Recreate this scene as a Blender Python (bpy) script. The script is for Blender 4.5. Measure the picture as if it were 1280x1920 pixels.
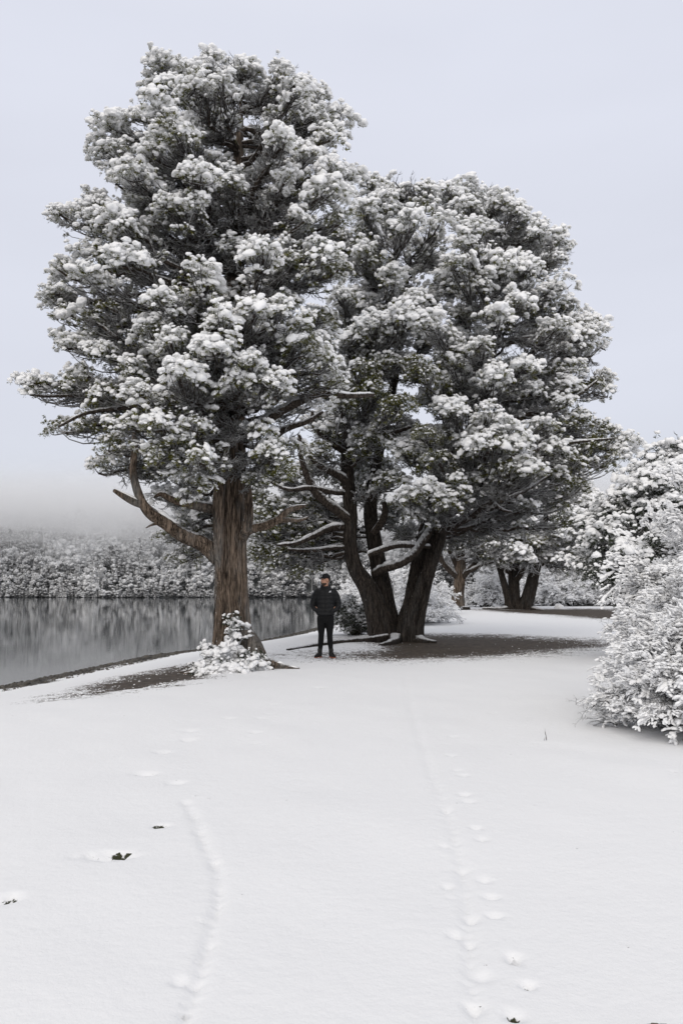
import bpy, math, random
import numpy as np

scene = bpy.context.scene
for o in list(bpy.data.objects):
    bpy.data.objects.remove(o)
RNG = np.random.default_rng(7)
random.seed(7)
PI = math.pi

# ------------------------------------------------------------------ camera
F = 1920 * 28.0 / 36.0                 # focal length in photo pixels (28 mm on a 36 mm tall frame)
CAMZ = 1.4
PITCH = math.atan(150.0 / F)           # horizon lies 150 px under the picture centre
cam_data = bpy.data.cameras.new('camera')
cam_data.sensor_fit = 'VERTICAL'
cam_data.sensor_height = 36.0
cam_data.lens = 28.0
cam_data.clip_start = 0.05
cam_data.clip_end = 6000
cam = bpy.data.objects.new('camera', cam_data)
scene.collection.objects.link(cam)
cam.location = (0, 0, CAMZ)
cam.rotation_euler = (PI / 2 + PITCH, 0, 0)
scene.camera = cam

# ------------------------------------------------------------------ sky and sun (overcast winter noon)
SUN_EL, SUN_AZ = math.radians(38), math.radians(200)
world = bpy.data.worlds.new('World')
scene.world = world
world.use_nodes = True
nt = world.node_tree
nt.nodes.clear()
out = nt.nodes.new('ShaderNodeOutputWorld')
bg = nt.nodes.new('ShaderNodeBackground')
bg.inputs['Strength'].default_value = 0.1
sky = nt.nodes.new('ShaderNodeTexSky')
sky.sky_type = 'NISHITA'
sky.sun_disc = False
sky.sun_elevation = SUN_EL
sky.sun_rotation = SUN_AZ
tc = nt.nodes.new('ShaderNodeTexCoord')
sep = nt.nodes.new('ShaderNodeSeparateXYZ')
ramp = nt.nodes.new('ShaderNodeValToRGB')      # cloud deck: a little brighter towards the zenith
ramp.color_ramp.elements[0].position = 0.0
ramp.color_ramp.elements[0].color = (0.63, 0.65, 0.70, 1)
ramp.color_ramp.elements[1].position = 1.0
ramp.color_ramp.elements[1].color = (0.90, 0.895, 0.89, 1)
e = ramp.color_ramp.elements.new(0.22); e.color = (0.745, 0.765, 0.85, 1)
e = ramp.color_ramp.elements.new(0.60); e.color = (0.765, 0.788, 0.885, 1)
nz = nt.nodes.new('ShaderNodeTexNoise')
nz.inputs['Scale'].default_value = 2.2
nz.inputs['Detail'].default_value = 3.0
mr = nt.nodes.new('ShaderNodeMapRange')
mr.inputs['From Min'].default_value = 0.3
mr.inputs['From Max'].default_value = 0.7
mr.inputs['To Min'].default_value = 9.5
mr.inputs['To Max'].default_value = 10.1
vm = nt.nodes.new('ShaderNodeVectorMath'); vm.operation = 'SCALE'
mp = nt.nodes.new('ShaderNodeMapping'); mp.inputs['Scale'].default_value = (1, 1, 3.5)
mix = nt.nodes.new('ShaderNodeMixRGB')
mix.inputs['Fac'].default_value = 0.93
L = nt.links.new
L(tc.outputs['Generated'], sep.inputs[0])
L(sep.outputs['Z'], ramp.inputs['Fac'])
L(tc.outputs['Generated'], mp.inputs['Vector'])
L(mp.outputs['Vector'], nz.inputs['Vector'])
L(nz.outputs['Fac'], mr.inputs['Value'])
L(ramp.outputs['Color'], vm.inputs[0])
L(mr.outputs['Result'], vm.inputs['Scale'])
L(sky.outputs['Color'], mix.inputs['Color1'])
L(vm.outputs['Vector'], mix.inputs['Color2'])
L(mix.outputs['Color'], bg.inputs['Color'])
L(bg.outputs['Background'], out.inputs['Surface'])

sun_data = bpy.data.lights.new('sun', 'SUN')
sun_data.energy = 1.3
sun_data.angle = math.radians(60)
sun_data.color = (1.0, 0.92, 0.80)
sun = bpy.data.objects.new('sun', sun_data)
scene.collection.objects.link(sun)
sun.rotation_euler = (PI / 2 - SUN_EL, 0, PI - SUN_AZ)

scene.view_settings.view_transform = 'Standard'
scene.view_settings.look = 'None'
scene.view_settings.exposure = 0.04
scene.view_settings.gamma = 1.0
scene.cycles.use_denoising = True
scene.cycles.max_bounces = 14
scene.cycles.diffuse_bounces = 10
scene.cycles.glossy_bounces = 3
scene.cycles.volume_bounces = 8
scene.cycles.caustics_reflective = False
scene.cycles.caustics_refractive = False

# ------------------------------------------------------------------ helpers
def unp(px, py, d):
    """photo pixel + distance along world Y -> world point"""
    px = np.asarray(px, float); py = np.asarray(py, float); d = np.asarray(d, float)
    r = (px - 640) / F
    u = (960 - py) / F
    dy = math.cos(PITCH) - u * math.sin(PITCH)
    dz = math.sin(PITCH) + u * math.cos(PITCH)
    t = d / dy
    return np.stack([r * t, dy * t, CAMZ + dz * t], -1)

def unp_z(px, py, z=0.0):
    """photo pixel -> point on the level z"""
    r = (px - 640) / F; u = (960 - py) / F
    dy = math.cos(PITCH) - u * math.sin(PITCH)
    dz = math.sin(PITCH) + u * math.cos(PITCH)
    t = (z - CAMZ) / dz
    return np.array([r * t, dy * t, z])

_lat = np.random.default_rng(11).random((64, 64, 64)).astype(np.float32)
def noise3(p):
    """value noise in 0..1 for an (N,3) array"""
    p = np.asarray(p, float)
    i = np.floor(p).astype(int); f = p - i
    f = f * f * (3 - 2 * f)
    r = 0
    for dx in (0, 1):
        for dy in (0, 1):
            for dz in (0, 1):
                w = (f[..., 0] if dx else 1 - f[..., 0]) * (f[..., 1] if dy else 1 - f[..., 1]) * (f[..., 2] if dz else 1 - f[..., 2])
                r = r + w * _lat[(i[..., 0] + dx) & 63, (i[..., 1] + dy) & 63, (i[..., 2] + dz) & 63]
    return r
def noise2(x, y, s=0.0):
    return noise3(np.stack([x, y, np.full_like(x, s)], -1))
def smooth(a, b, x):
    t = np.clip((x - a) / (b - a), 0, 1)
    return t * t * (3 - 2 * t)
def norm(v):
    return v / np.maximum(np.linalg.norm(v, axis=-1, keepdims=True), 1e-9)

class MB:
    """collects vertices and faces for ONE mesh"""
    def __init__(self):
        self.v, self.f, self.a, self.n = [], [], [], 0
    def add(self, v, f, att=0.0):
        v = np.asarray(v, float).reshape(-1, 3); f = np.asarray(f, int)
        if len(f) == 0: return
        self.v.append(v); self.f.append(f + self.n); self.n += len(v)
        self.a.append(np.broadcast_to(np.asarray(att, float), (len(v),)))
    def tris(self):
        return sum(len(f) * (f.shape[1] - 2) for f in self.f)
    def build(self, name, mat, parent=None, smooth_shade=True, origin=None):
        me = bpy.data.meshes.new(name)
        v = np.concatenate(self.v) if self.v else np.zeros((0, 3))
        if origin is not None: v = v - np.asarray(origin)
        me.vertices.add(len(v)); me.vertices.foreach_set('co', v.astype(np.float32).ravel())
        tot = sum(f.size for f in self.f); npoly = sum(len(f) for f in self.f)
        me.loops.add(tot); me.polygons.add(npoly)
        me.loops.foreach_set('vertex_index', np.concatenate([f.ravel() for f in self.f]).astype(np.int32))
        sizes = np.concatenate([np.full(len(f), f.shape[1]) for f in self.f])
        starts = np.concatenate([[0], np.cumsum(sizes)[:-1]])
        me.polygons.foreach_set('loop_start', starts.astype(np.int32))
        me.polygons.foreach_set('loop_total', sizes.astype(np.int32))
        me.polygons.foreach_set('use_smooth', np.full(npoly, smooth_shade))
        at = me.attributes.new('tone', 'FLOAT', 'POINT')
        at.data.foreach_set('value', np.concatenate(self.a).astype(np.float32))
        me.update(calc_edges=True); me.validate()
        me.materials.append(mat)
        ob = bpy.data.objects.new(name, me)
        scene.collection.objects.link(ob)
        if parent is not None: ob.parent = parent
        return ob

def empty(name, loc, label, cat, group=None):
    o = bpy.data.objects.new(name, None)
    o.empty_display_size = 0.3
    scene.collection.objects.link(o)
    o.location = [float(c) for c in loc]
    o['label'] = label; o['category'] = cat
    if group: o['group'] = group
    return o
def tag(o, label=None, cat=None, kind=None, group=None):
    if label: o['label'] = label
    if cat: o['category'] = cat
    if kind: o['kind'] = kind
    if group: o['group'] = group
    return o

def ico(level):
    t = (1 + 5 ** 0.5) / 2
    v = [(-1, t, 0), (1, t, 0), (-1, -t, 0), (1, -t, 0), (0, -1, t), (0, 1, t), (0, -1, -t), (0, 1, -t), (t, 0, -1), (t, 0, 1), (-t, 0, -1), (-t, 0, 1)]
    f = [(0, 11, 5), (0, 5, 1), (0, 1, 7), (0, 7, 10), (0, 10, 11), (1, 5, 9), (5, 11, 4), (11, 10, 2), (10, 7, 6), (7, 1, 8),
         (3, 9, 4), (3, 4, 2), (3, 2, 6), (3, 6, 8), (3, 8, 9), (4, 9, 5), (2, 4, 11), (6, 2, 10), (8, 6, 7), (9, 8, 1)]
    v = [np.array(p, float) / np.linalg.norm(p) for p in v]
    for _ in range(level):
        cache = {}; nf = []
        def mid(a, b):
            k = (min(a, b), max(a, b))
            if k not in cache:
                m = v[a] + v[b]; v.append(m / np.linalg.norm(m)); cache[k] = len(v) - 1
            return cache[k]
        for a, b, c in f:
            x, y, z = mid(a, b), mid(b, c), mid(c, a)
            nf += [(a, x, z), (b, y, x), (c, z, y), (x, y, z)]
        f = nf
    return np.array(v), np.array(f)
ICO0, ICO1, ICO2 = ico(0), ico(1), ico(2)

def stamp(mb, pv, pf, pa, loc, rot, scale):
    """copies one small prototype to N places inside a mesh"""
    n = len(loc)
    if n == 0: return
    v = np.einsum('nij,kj->nki', rot, pv) * np.asarray(scale).reshape(n, 1, -1) + loc[:, None, :]
    f = pf[None] + (np.arange(n) * len(pv))[:, None, None]
    mb.add(v.reshape(-1, 3), f.reshape(-1, pf.shape[1]), np.tile(pa, n))

def basis_up(up, yaw):
    """rotation matrices whose local z is `up`, turned by yaw"""
    up = norm(up)
    ref = np.where(np.abs(up[:, :1]) > 0.9, np.array([[0, 1.0, 0]]), np.array([[1.0, 0, 0]]))
    x = norm(np.cross(ref, up)); y = np.cross(up, x)
    c, s = np.cos(yaw)[:, None], np.sin(yaw)[:, None]
    return np.stack([x * c + y * s, -x * s + y * c, up], -1)

def tubes(mb, P, R, sides=4, att=0.0, cap=True):
    """P (N,k,3), R (N,k): N tubes of k rings"""
    P = np.asarray(P, float); R = np.asarray(R, float)
    N, k, _ = P.shape
    if N == 0: return
    T = np.empty_like(P)
    T[:, 1:-1] = P[:, 2:] - P[:, :-2]; T[:, 0] = P[:, 1] - P[:, 0]; T[:, -1] = P[:, -1] - P[:, -2]
    T = norm(T)
    mean = norm(P[:, -1] - P[:, 0])
    ref = np.where(np.abs(mean[:, 2:]) > 0.8, np.array([[0.0, 1, 0]]), np.array([[0, 0, 1.0]]))
    n1 = np.empty_like(P)
    n1[:, 0] = norm(np.cross(T[:, 0], ref + 1e-4))
    for i in range(1, k):
        w = n1[:, i - 1] - T[:, i] * np.sum(n1[:, i - 1] * T[:, i], -1, keepdims=True)
        n1[:, i] = norm(w)
    n2 = np.cross(T, n1)
    a = np.arange(sides) * 2 * PI / sides
    v = P[:, :, None] + (n1[:, :, None] * np.cos(a)[None, None, :, None] + n2[:, :, None] * np.sin(a)[None, None, :, None]) * R[:, :, None, None]
    idx = np.arange(N * k * sides).reshape(N, k, sides)
    q = np.stack([idx[:, :-1], np.roll(idx, -1, 2)[:, :-1], np.roll(idx, -1, 2)[:, 1:], idx[:, 1:]], -1).reshape(-1, 4)
    a_ = np.asarray(att, float)
    if a_.ndim == 1: a_ = np.repeat(a_, k * sides)
    base = mb.n
    mb.add(v.reshape(-1, 3), q, a_)
    if cap and sides <= 8:
        mb.f.append(idx[:, -1].reshape(-1, sides) + base)

def bez(p0, p1, p2, p3, k):
    t = np.linspace(0, 1, k)[None, :, None]
    p0, p1, p2, p3 = (np.asarray(p, float)[:, None] for p in (p0, p1, p2, p3))
    return p0 * (1 - t) ** 3 + 3 * p1 * t * (1 - t) ** 2 + 3 * p2 * t * t * (1 - t) + p3 * t ** 3

def polyline(pts, n):
    """smooth resample (Catmull-Rom) of rows [x,y,z,r]"""
    P = np.asarray(pts, float)
    P = np.vstack([2 * P[0] - P[1], P, 2 * P[-1] - P[-2]])
    m = len(P) - 3
    t = np.linspace(0, m - 1e-6, n); i = t.astype(int); f = (t - i)[:, None]
    a, b, c, d = P[i], P[i + 1], P[i + 2], P[i + 3]
    return 0.5 * (2 * b + (c - a) * f + (2 * a - 5 * b + 4 * c - d) * f ** 2 + (3 * b - a - 3 * c + d) * f ** 3)

def euler_of(rot):
    return np.stack([np.arctan2(rot[:, 2, 1], rot[:, 2, 2]), -np.arcsin(np.clip(rot[:, 2, 0], -1, 1)), np.arctan2(rot[:, 1, 0], rot[:, 0, 0])], -1)
def proto(name, parts):
    """one prototype mesh (kept out of the scene) from (MB, material, smooth) parts"""
    me = bpy.data.meshes.new(name)
    V, Fs, A, mi, sm = [], [], [], [], []
    off = 0
    for k, (mb, mat, smth) in enumerate(parts):
        me.materials.append(mat)
        if not mb.v: continue
        v = np.concatenate(mb.v); V.append(v); A.append(np.concatenate(mb.a))
        for f in mb.f:
            Fs.append(f + off); mi.append(np.full(len(f), k)); sm.append(np.full(len(f), smth))
        off += len(v)
    v = np.concatenate(V)
    me.vertices.add(len(v)); me.vertices.foreach_set('co', v.astype(np.float32).ravel())
    me.loops.add(sum(f.size for f in Fs)); me.polygons.add(sum(len(f) for f in Fs))
    me.loops.foreach_set('vertex_index', np.concatenate([f.ravel() for f in Fs]).astype(np.int32))
    sizes = np.concatenate([np.full(len(f), f.shape[1]) for f in Fs])
    me.polygons.foreach_set('loop_start', np.concatenate([[0], np.cumsum(sizes)[:-1]]).astype(np.int32))
    me.polygons.foreach_set('loop_total', sizes.astype(np.int32))
    me.polygons.foreach_set('use_smooth', np.concatenate(sm))
    me.polygons.foreach_set('material_index', np.concatenate(mi).astype(np.int32))
    at = me.attributes.new('tone', 'FLOAT', 'POINT'); at.data.foreach_set('value', np.concatenate(A).astype(np.float32))
    me.update(calc_edges=True); me.validate()
    return bpy.data.objects.new(name, me)
def scatter(name, protos, pos, rot, scale, pick, parent=None, origin=None, shade=None, mats=()):
    """one object whose points each carry a copy of a prototype (geometry nodes)"""
    n = len(pos)
    me = bpy.data.meshes.new(name)
    p = pos - (np.asarray(origin) if origin is not None else 0)
    me.vertices.add(n); me.vertices.foreach_set('co', p.astype(np.float32).ravel())
    me.attributes.new('turn', 'FLOAT_VECTOR', 'POINT').data.foreach_set('vector', euler_of(rot).astype(np.float32).ravel())
    sc = np.asarray(scale, float); sc = np.repeat(sc[:, None], 3, 1) if sc.ndim == 1 else sc
    me.attributes.new('size', 'FLOAT_VECTOR', 'POINT').data.foreach_set('vector', sc.astype(np.float32).ravel())
    me.attributes.new('pick', 'INT', 'POINT').data.foreach_set('value', np.asarray(pick).astype(np.int32))
    me.attributes.new('shade', 'FLOAT', 'POINT').data.foreach_set('value', (np.zeros(n) if shade is None else shade).astype(np.float32))
    for m in mats: me.materials.append(m)
    ob = bpy.data.objects.new(name, me); scene.collection.objects.link(ob)
    if parent is not None: ob.parent = parent
    ng = bpy.data.node_groups.new(name + '_scatter', 'GeometryNodeTree')
    ng.interface.new_socket('Geometry', in_out='INPUT', socket_type='NodeSocketGeometry')
    ng.interface.new_socket('Geometry', in_out='OUTPUT', socket_type='NodeSocketGeometry')
    N = ng.nodes; gi = N.new('NodeGroupInput'); go = N.new('NodeGroupOutput')
    join = N.new('GeometryNodeJoinGeometry')
    for po in reversed(protos):          # a multi-input socket lists its last link first
        oi = N.new('GeometryNodeObjectInfo'); oi.inputs['Object'].default_value = po
        ti = N.new('GeometryNodeGeometryToInstance')
        ng.links.new(oi.outputs['Geometry'], ti.inputs[0]); ng.links.new(ti.outputs[0], join.inputs[0])
    iop = N.new('GeometryNodeInstanceOnPoints'); iop.inputs['Pick Instance'].default_value = True
    def named(nm, ty):
        a = N.new('GeometryNodeInputNamedAttribute'); a.data_type = ty; a.inputs['Name'].default_value = nm
        return a.outputs['Attribute']
    e2r = N.new('FunctionNodeEulerToRotation')
    ng.links.new(named('turn', 'FLOAT_VECTOR'), e2r.inputs[0])
    ng.links.new(gi.outputs[0], iop.inputs['Points']); ng.links.new(join.outputs[0], iop.inputs['Instance'])
    ng.links.new(named('pick', 'INT'), iop.inputs['Instance Index'])
    ng.links.new(e2r.outputs[0], iop.inputs['Rotation']); ng.links.new(named('size', 'FLOAT_VECTOR'), iop.inputs['Scale'])
    ng.links.new(iop.outputs[0], go.inputs[0])
    ob.modifiers.new('scatter', 'NODES').node_group = ng
    ob['kind'] = 'stuff'
    return ob

# ------------------------------------------------------------------ materials
def new_mat(name):
    m = bpy.data.materials.new(name); m.use_nodes = True
    t = m.node_tree
    return m, t, t.nodes['Principled BSDF']
def nd(t, kind, **kw):
    n = t.nodes.new(kind)
    for k, v in kw.items():
        if k in n.inputs: n.inputs[k].default_value = v
        else: setattr(n, k, v)
    return n
def mrange(t, src, a, b, c=0.0, d=1.0):
    n = nd(t, 'ShaderNodeMapRange'); n.interpolation_type = 'SMOOTHSTEP'
    n.inputs[1].default_value = a; n.inputs[2].default_value = b; n.inputs[3].default_value = c; n.inputs[4].default_value = d
    t.links.new(src, n.inputs[0]); return n.outputs[0]
def mixc(t, fac, a, b):
    n = nd(t, 'ShaderNodeMixRGB')
    for i, s in ((0, fac), (1, a), (2, b)):
        if hasattr(s, 'default_value'): t.links.new(s, n.inputs[i])
        else: n.inputs[i].default_value = s if i == 0 else (*s, 1) if len(s) == 3 else s
    return n.outputs[0]
def math_(t, op, a, b=0.0):
    n = nd(t, 'ShaderNodeMath', operation=op)
    for i, s in ((0, a), (1, b)):
        if hasattr(s, 'default_value'): t.links.new(s, n.inputs[i])
        else: n.inputs[i].default_value = s
    return n.outputs[0]
def noise_n(t, vec, scale, detail=3.0, rough=0.55):
    n = nd(t, 'ShaderNodeTexNoise'); n.inputs['Scale'].default_value = scale
    n.inputs['Detail'].default_value = detail; n.inputs['Roughness'].default_value = rough
    t.links.new(vec, n.inputs['Vector']); return n.outputs['Fac']
def coords(t, scale=(1, 1, 1), which='Object'):
    c = nd(t, 'ShaderNodeTexCoord'); m = nd(t, 'ShaderNodeMapping'); m.inputs['Scale'].default_value = scale
    t.links.new(c.outputs[which], m.inputs[0]); return m.outputs[0]
def bump(t, bsdf, h, strength, dist):
    n = nd(t, 'ShaderNodeBump'); n.inputs['Strength'].default_value = strength; n.inputs['Distance'].default_value = dist
    t.links.new(h, n.inputs['Height']); t.links.new(n.outputs[0], bsdf.inputs['Normal'])
SNOW = (0.86, 0.862, 0.868)

def mat_snow():
    m, t, b = new_mat('snow')
    v = coords(t)
    n = noise_n(t, v, 9.0, 4.0)
    t.links.new(mixc(t, n, (0.88, 0.881, 0.884), (0.93, 0.93, 0.93)), b.inputs['Base Color'])
    b.inputs['Roughness'].default_value = 0.75
    b.inputs['Specular IOR Level'].default_value = 0.2
    bump(t, b, noise_n(t, v, 45.0, 3.0), 0.5, 0.012)
    return m
def mat_bark(name, dark, light, vscale, snow_lo, snow_hi, flank=0.0, fine=1.0, grey=0.0):
    """bark with long grain; snow lies where the surface faces up"""
    m, t, b = new_mat(name)
    v = coords(t, (1, 1, vscale))
    n1 = noise_n(t, v, 13.0 * fine, 6.0, 0.7)
    n2 = noise_n(t, v, 60.0 * fine, 4.0, 0.65)
    cr_ = nd(t, 'ShaderNodeTexVoronoi', feature='DISTANCE_TO_EDGE'); cr_.inputs['Scale'].default_value = 11.0 * fine
    wv = nd(t, 'ShaderNodeVectorMath', operation='ADD')
    ns_ = nd(t, 'ShaderNodeTexNoise'); ns_.inputs['Scale'].default_value = 6.0; t.links.new(v, ns_.inputs['Vector'])
    sc_ = nd(t, 'ShaderNodeVectorMath', operation='SCALE'); sc_.inputs['Scale'].default_value = .12
    t.links.new(ns_.outputs['Color'], sc_.inputs[0]); t.links.new(v, wv.inputs[0]); t.links.new(sc_.outputs[0], wv.inputs[1]); t.links.new(wv.outputs[0], cr_.inputs['Vector'])
    plate = mrange(t, cr_.outputs['Distance'], 0.0, 0.12)
    f = mrange(t, math_(t, 'ADD', math_(t, 'MULTIPLY', n1, 0.5), math_(t, 'MULTIPLY', n2, 0.5)), 0.40, 0.62)
    col = mixc(t, f, dark, light)
    v2 = coords(t, (1, 1, 1))
    if grey:
        big = noise_n(t, coords(t, (1, 1, .35)), 2.6, 5.0, 0.6)
        g_ = sum(light) / 3
        col = mixc(t, mrange(t, big, .45, .7, 0, grey), col, mixc(t, n2, (g_ * .35, g_ * .34, g_ * .32), (g_ * 1.5, g_ * 1.45, g_ * 1.36)))
        moss = noise_n(t, v2, 3.3, 5.0, 0.7)
        col = mixc(t, mrange(t, moss, .6, .75, 0, .5), col, (0.035, 0.036, 0.018))
    g = nd(t, 'ShaderNodeNewGeometry'); s = nd(t, 'ShaderNodeSeparateXYZ')
    t.links.new(g.outputs['Normal'], s.inputs[0])
    n3 = noise_n(t, v2, 14.0, 3.0)
    up = math_(t, 'ADD', s.outputs['Z'], math_(t, 'MULTIPLY', math_(t, 'SUBTRACT', n3, 0.5), 0.9))
    k = mrange(t, up, snow_lo, snow_hi)
    if flank:
        side = math_(t, 'ADD', math_(t, 'MULTIPLY', s.outputs['X'], -flank), math_(t, 'MULTIPLY', math_(t, 'SUBTRACT', noise_n(t, coords(t, (1, 1, .6)), 24.0, 4.0, 0.7), 0.5), 3.0))
        k = math_(t, 'MAXIMUM', k, mrange(t, side, 0.88, 1.0))
    t.links.new(mixc(t, k, col, SNOW), b.inputs['Base Color'])
    b.inputs['Roughness'].default_value = 0.9
    b.inputs['Specular IOR Level'].default_value = 0.15
    bump(t, b, math_(t, 'ADD', math_(t, 'MULTIPLY', plate, .8), math_(t, 'ADD', n1, math_(t, 'MULTIPLY', n2, 0.6))), 1.0, 0.05)
    return m
def mat_leaf(name, c1, c2, frost=(0.66, 0.67, 0.66)):
    m, t, b = new_mat(name)
    a = nd(t, 'ShaderNodeAttribute', attribute_name='tone')
    n = noise_n(t, coords(t), 2.3, 3.0)
    col = mixc(t, mrange(t, n, 0.35, 0.65), c1, c2)
    t.links.new(mixc(t, mrange(t, a.outputs['Fac'], 0.82, 0.97), col, frost), b.inputs['Base Color'])
    b.inputs['Roughness'].default_value = 0.7
    b.inputs['Specular IOR Level'].default_value = 0.25
    return m
def mat_plain(name, col, rough=0.8, bscale=0, bstr=0.3, bdist=0.01, var=0.25, spec=0.3):
    m, t, b = new_mat(name)
    v = coords(t)
    n = noise_n(t, v, bscale or 20.0, 4.0)
    t.links.new(mixc(t, n, tuple(c * (1 - var) for c in col), tuple(min(1, c * (1 + var)) for c in col)), b.inputs['Base Color'])
    b.inputs['Roughness'].default_value = rough
    b.inputs['Specular IOR Level'].default_value = spec
    if bscale: bump(t, b, n, bstr, bdist)
    return m

M_SNOW = mat_snow()
M_TRUNK1 = mat_bark('weathered_bark', (0.024, 0.017, 0.012), (0.27, 0.205, 0.155), 0.10, 0.62, 0.95, flank=0.7, grey=.75)
M_TRUNK2 = mat_bark('dark_bark', (0.016, 0.013, 0.011), (0.085, 0.07, 0.058), 0.12, 0.55, 0.85, flank=0.5, grey=.6)
M_LIMB = mat_bark('limb_bark', (0.028, 0.021, 0.017), (0.12, 0.098, 0.08), 0.6, 0.2, 0.5)
M_TWIG = mat_bark('twig_bark', (0.03, 0.024, 0.018), (0.08, 0.065, 0.05), 1.0, -0.45, 0.0, fine=2.0)
M_BUSHTWIG = mat_bark('bush_twig_bark', (0.045, 0.035, 0.028), (0.12, 0.095, 0.075), 1.0, 0.0, 0.35, fine=2.0)
M_LEAF = mat_leaf('cypress_leaf', (0.04, 0.048, 0.008), (0.15, 0.142, 0.024))
M_LEAF2 = mat_leaf('evergreen_leaf', (0.022, 0.03, 0.018), (0.045, 0.055, 0.028))

# ------------------------------------------------------------------ ground, lake, far hillside
WATER = -0.9
SHORE = np.array([(-16, -14), (-12.5, 2), (-11, 8), (-9.6, 14), (-8.4, 19.6), (-7.5, 25.4), (-7.1, 28.3), (-5.7, 32), (-4.2, 36), (-2.9, 43), (-1.4, 52.8),
                  (1.5, 62), (8, 71), (25, 80), (60, 92), (150, 110), (400, 150), (3000, 300)], float)
def seg_dist(x, y, poly, closed=False):
    """unsigned distance + winding side (for open polylines: >0 right hand side)"""
    best = np.full(x.shape, 1e9); side = np.zeros(x.shape)
    n = len(poly)
    for i in range(n if closed else n - 1):
        a, b = poly[i], poly[(i + 1) % n]
        d = b - a; L2 = d @ d
        t = np.clip(((x - a[0]) * d[0] + (y - a[1]) * d[1]) / L2, 0, 1)
        dx, dy = x - (a[0] + t * d[0]), y - (a[1] + t * d[1])
        dd = np.hypot(dx, dy)
        cr = -(d[0] * (y - a[1]) - d[1] * (x - a[0]))
        m = dd < best
        side = np.where(m, np.sign(cr), side); best = np.where(m, dd, best)
    return best, side
def inside(x, y, poly):
    r = np.zeros(x.shape, bool); n = len(poly); j = n - 1
    for i in range(n):
        (xi, yi), (xj, yj) = poly[i], poly[j]
        if yi != yj:
            r ^= ((yi > y) != (yj > y)) & (x < (xj - xi) * (y - yi) / (yj - yi) + xi)
        j = i
    return r
PATCH_V = np.array([(-0.9, 17.9), (-0.1, 16.9), (1.0, 16.75), (1.9, 17.0), (3.8, 18.0), (6, 20.2), (7.6, 21.6), (7.6, 24), (5.6, 26), (3.0, 27), (0.9, 26), (0.2, 23), (-0.5, 20)], float)
PATCH_T = np.array([(9.0, 44), (11, 41), (11.7, 37.5), (15, 37.5), (18, 45), (16, 51), (11.8, 50.5), (8.0, 48.5)], float)
PATCH_L = None

def shore_sd(x, y):
    d, s = seg_dist(x, y, SHORE)
    return np.where(s == 0, d, d * s)

# foot tracks: photo pixel, size in metres (long, wide), depth, how much soil shows
TRACKS = []
def add_prints(rows):
    for px, py, a, b, depth, soil in rows:
        p = unp_z(px, py)
        TRACKS.append((p[0], p[1], a, b, depth, max(soil, .38) if py > 1400 else soil))
add_prints([(200, 1607, .23, .075, .06, 0.35), (228, 1603, .085, .042, .08, .85), (302, 1547, .085, .045, .07, .72), (20, 1685, .055, .04, .07, .62), (8, 1690, .14, .06, .05, .2),
            (272, 1446, .16, .07, .06, .45), (330, 1463, .12, .06, .05, .4), (306, 1405, .13, .07, .05, .35), (352, 1383, .12, .08, .05, .12), (355, 1368, .12, .07, .04, .2),
            (428, 1345, .11, .07, .04, .15), (480, 1370, .07, .06, .04, .3), (488, 1345, .06, .06, .03, .1), (503, 1336, .06, .06, .03, .1), (512, 1317, .06, .06, .03, .1), (477, 1388, .05, .05, .03, .2),
            (600, 1289, .14, .08, .05, .5), (545, 1258, .1, .07, .04, .3), (630, 1266, .1, .07, .04, .3),
            (335, 1842, .055, .04, .03, .1), (366, 1846, .05, .035, .03, .1), (375, 1563, .05, .05, .03, .1), (403, 1620, .04, .035, .025, .1), (383, 1730, .06, .02, .02, .05),
            (643 + 319, 1905, .05, .032, .05, .62), (640 + 348, 1848, .045, .03, .05, .5), (640 + 323, 1798, .055, .05, .05, .35),
            (907, 1650, .06, .045, .045, .4), (922, 1682, .06, .03, .04, .3), (925, 1716, .06, .03, .04, .2), (905, 1580, .06, .035, .04, .4), (892, 1560, .05, .035, .04, .2),
            (878, 1508, .07, .04, .04, .4), (870, 1494, .06, .04, .04, .3), (868, 1455, .05, .05, .03, .1), (857, 1445, .05, .05, .03, .1), (845, 1416, .05, .05, .03, .1),
            (883, 1720, .06, .045, .04, .3), (853, 1755, .05, .035, .03, .15), (838, 1664, .045, .035, .03, .15), (832, 1594, .045, .03, .03, .1), (838, 1525, .05, .04, .03, .1),
            (905, 1830, .05, .04, .03, .1), (888, 1888, .05, .04, .04, .2), (878, 1768, .05, .035, .03, .1), (866, 1634, .05, .035, .03, .1), (924, 1335, .06, .06, .03, .15), (848, 1377, .05, .05, .03, .15)])
def path_prints(pts, step, jit, size, depth):
    """a shallow trodden line: many small dents along a pixel path"""
    w = [unp_z(*p) for p in pts]
    P = polyline([[*q, 0] for q in w], 400)
    s = np.concatenate([[0], np.cumsum(np.linalg.norm(np.diff(P[:, :3], axis=0), axis=1))])
    for d in np.arange(0, s[-1], step):
        x = np.interp(d, s, P[:, 0]); y = np.interp(d, s, P[:, 1])
        k = RNG.uniform(0.55, 1.3)
        TRACKS.append((x + RNG.normal(0, jit), y + RNG.normal(0, jit), size * k, size * k * RNG.uniform(.6, 1), depth * RNG.uniform(.3, 1.2), 0.0))
path_prints([(345, 1930), (372, 1850), (392, 1760), (412, 1690), (410, 1640), (385, 1590), (372, 1550), (350, 1500)], .034, .011, .030, .017)
path_prints([(890, 1930), (884, 1830), (880, 1740), (866, 1640), (840, 1540), (812, 1460), (790, 1390), (772, 1330), (762, 1280), (758, 1250)], .05, .012, .034, .014)
path_prints([(838, 1700), (828, 1600), (818, 1520), (800, 1450)], .09, .014, .03, .014)
path_prints([(1275, 1465), (1215, 1420), (1150, 1380), (1080, 1352), (1020, 1325)], .08, .02, .05, .016)
TRACKS = np.array(TRACKS)
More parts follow.
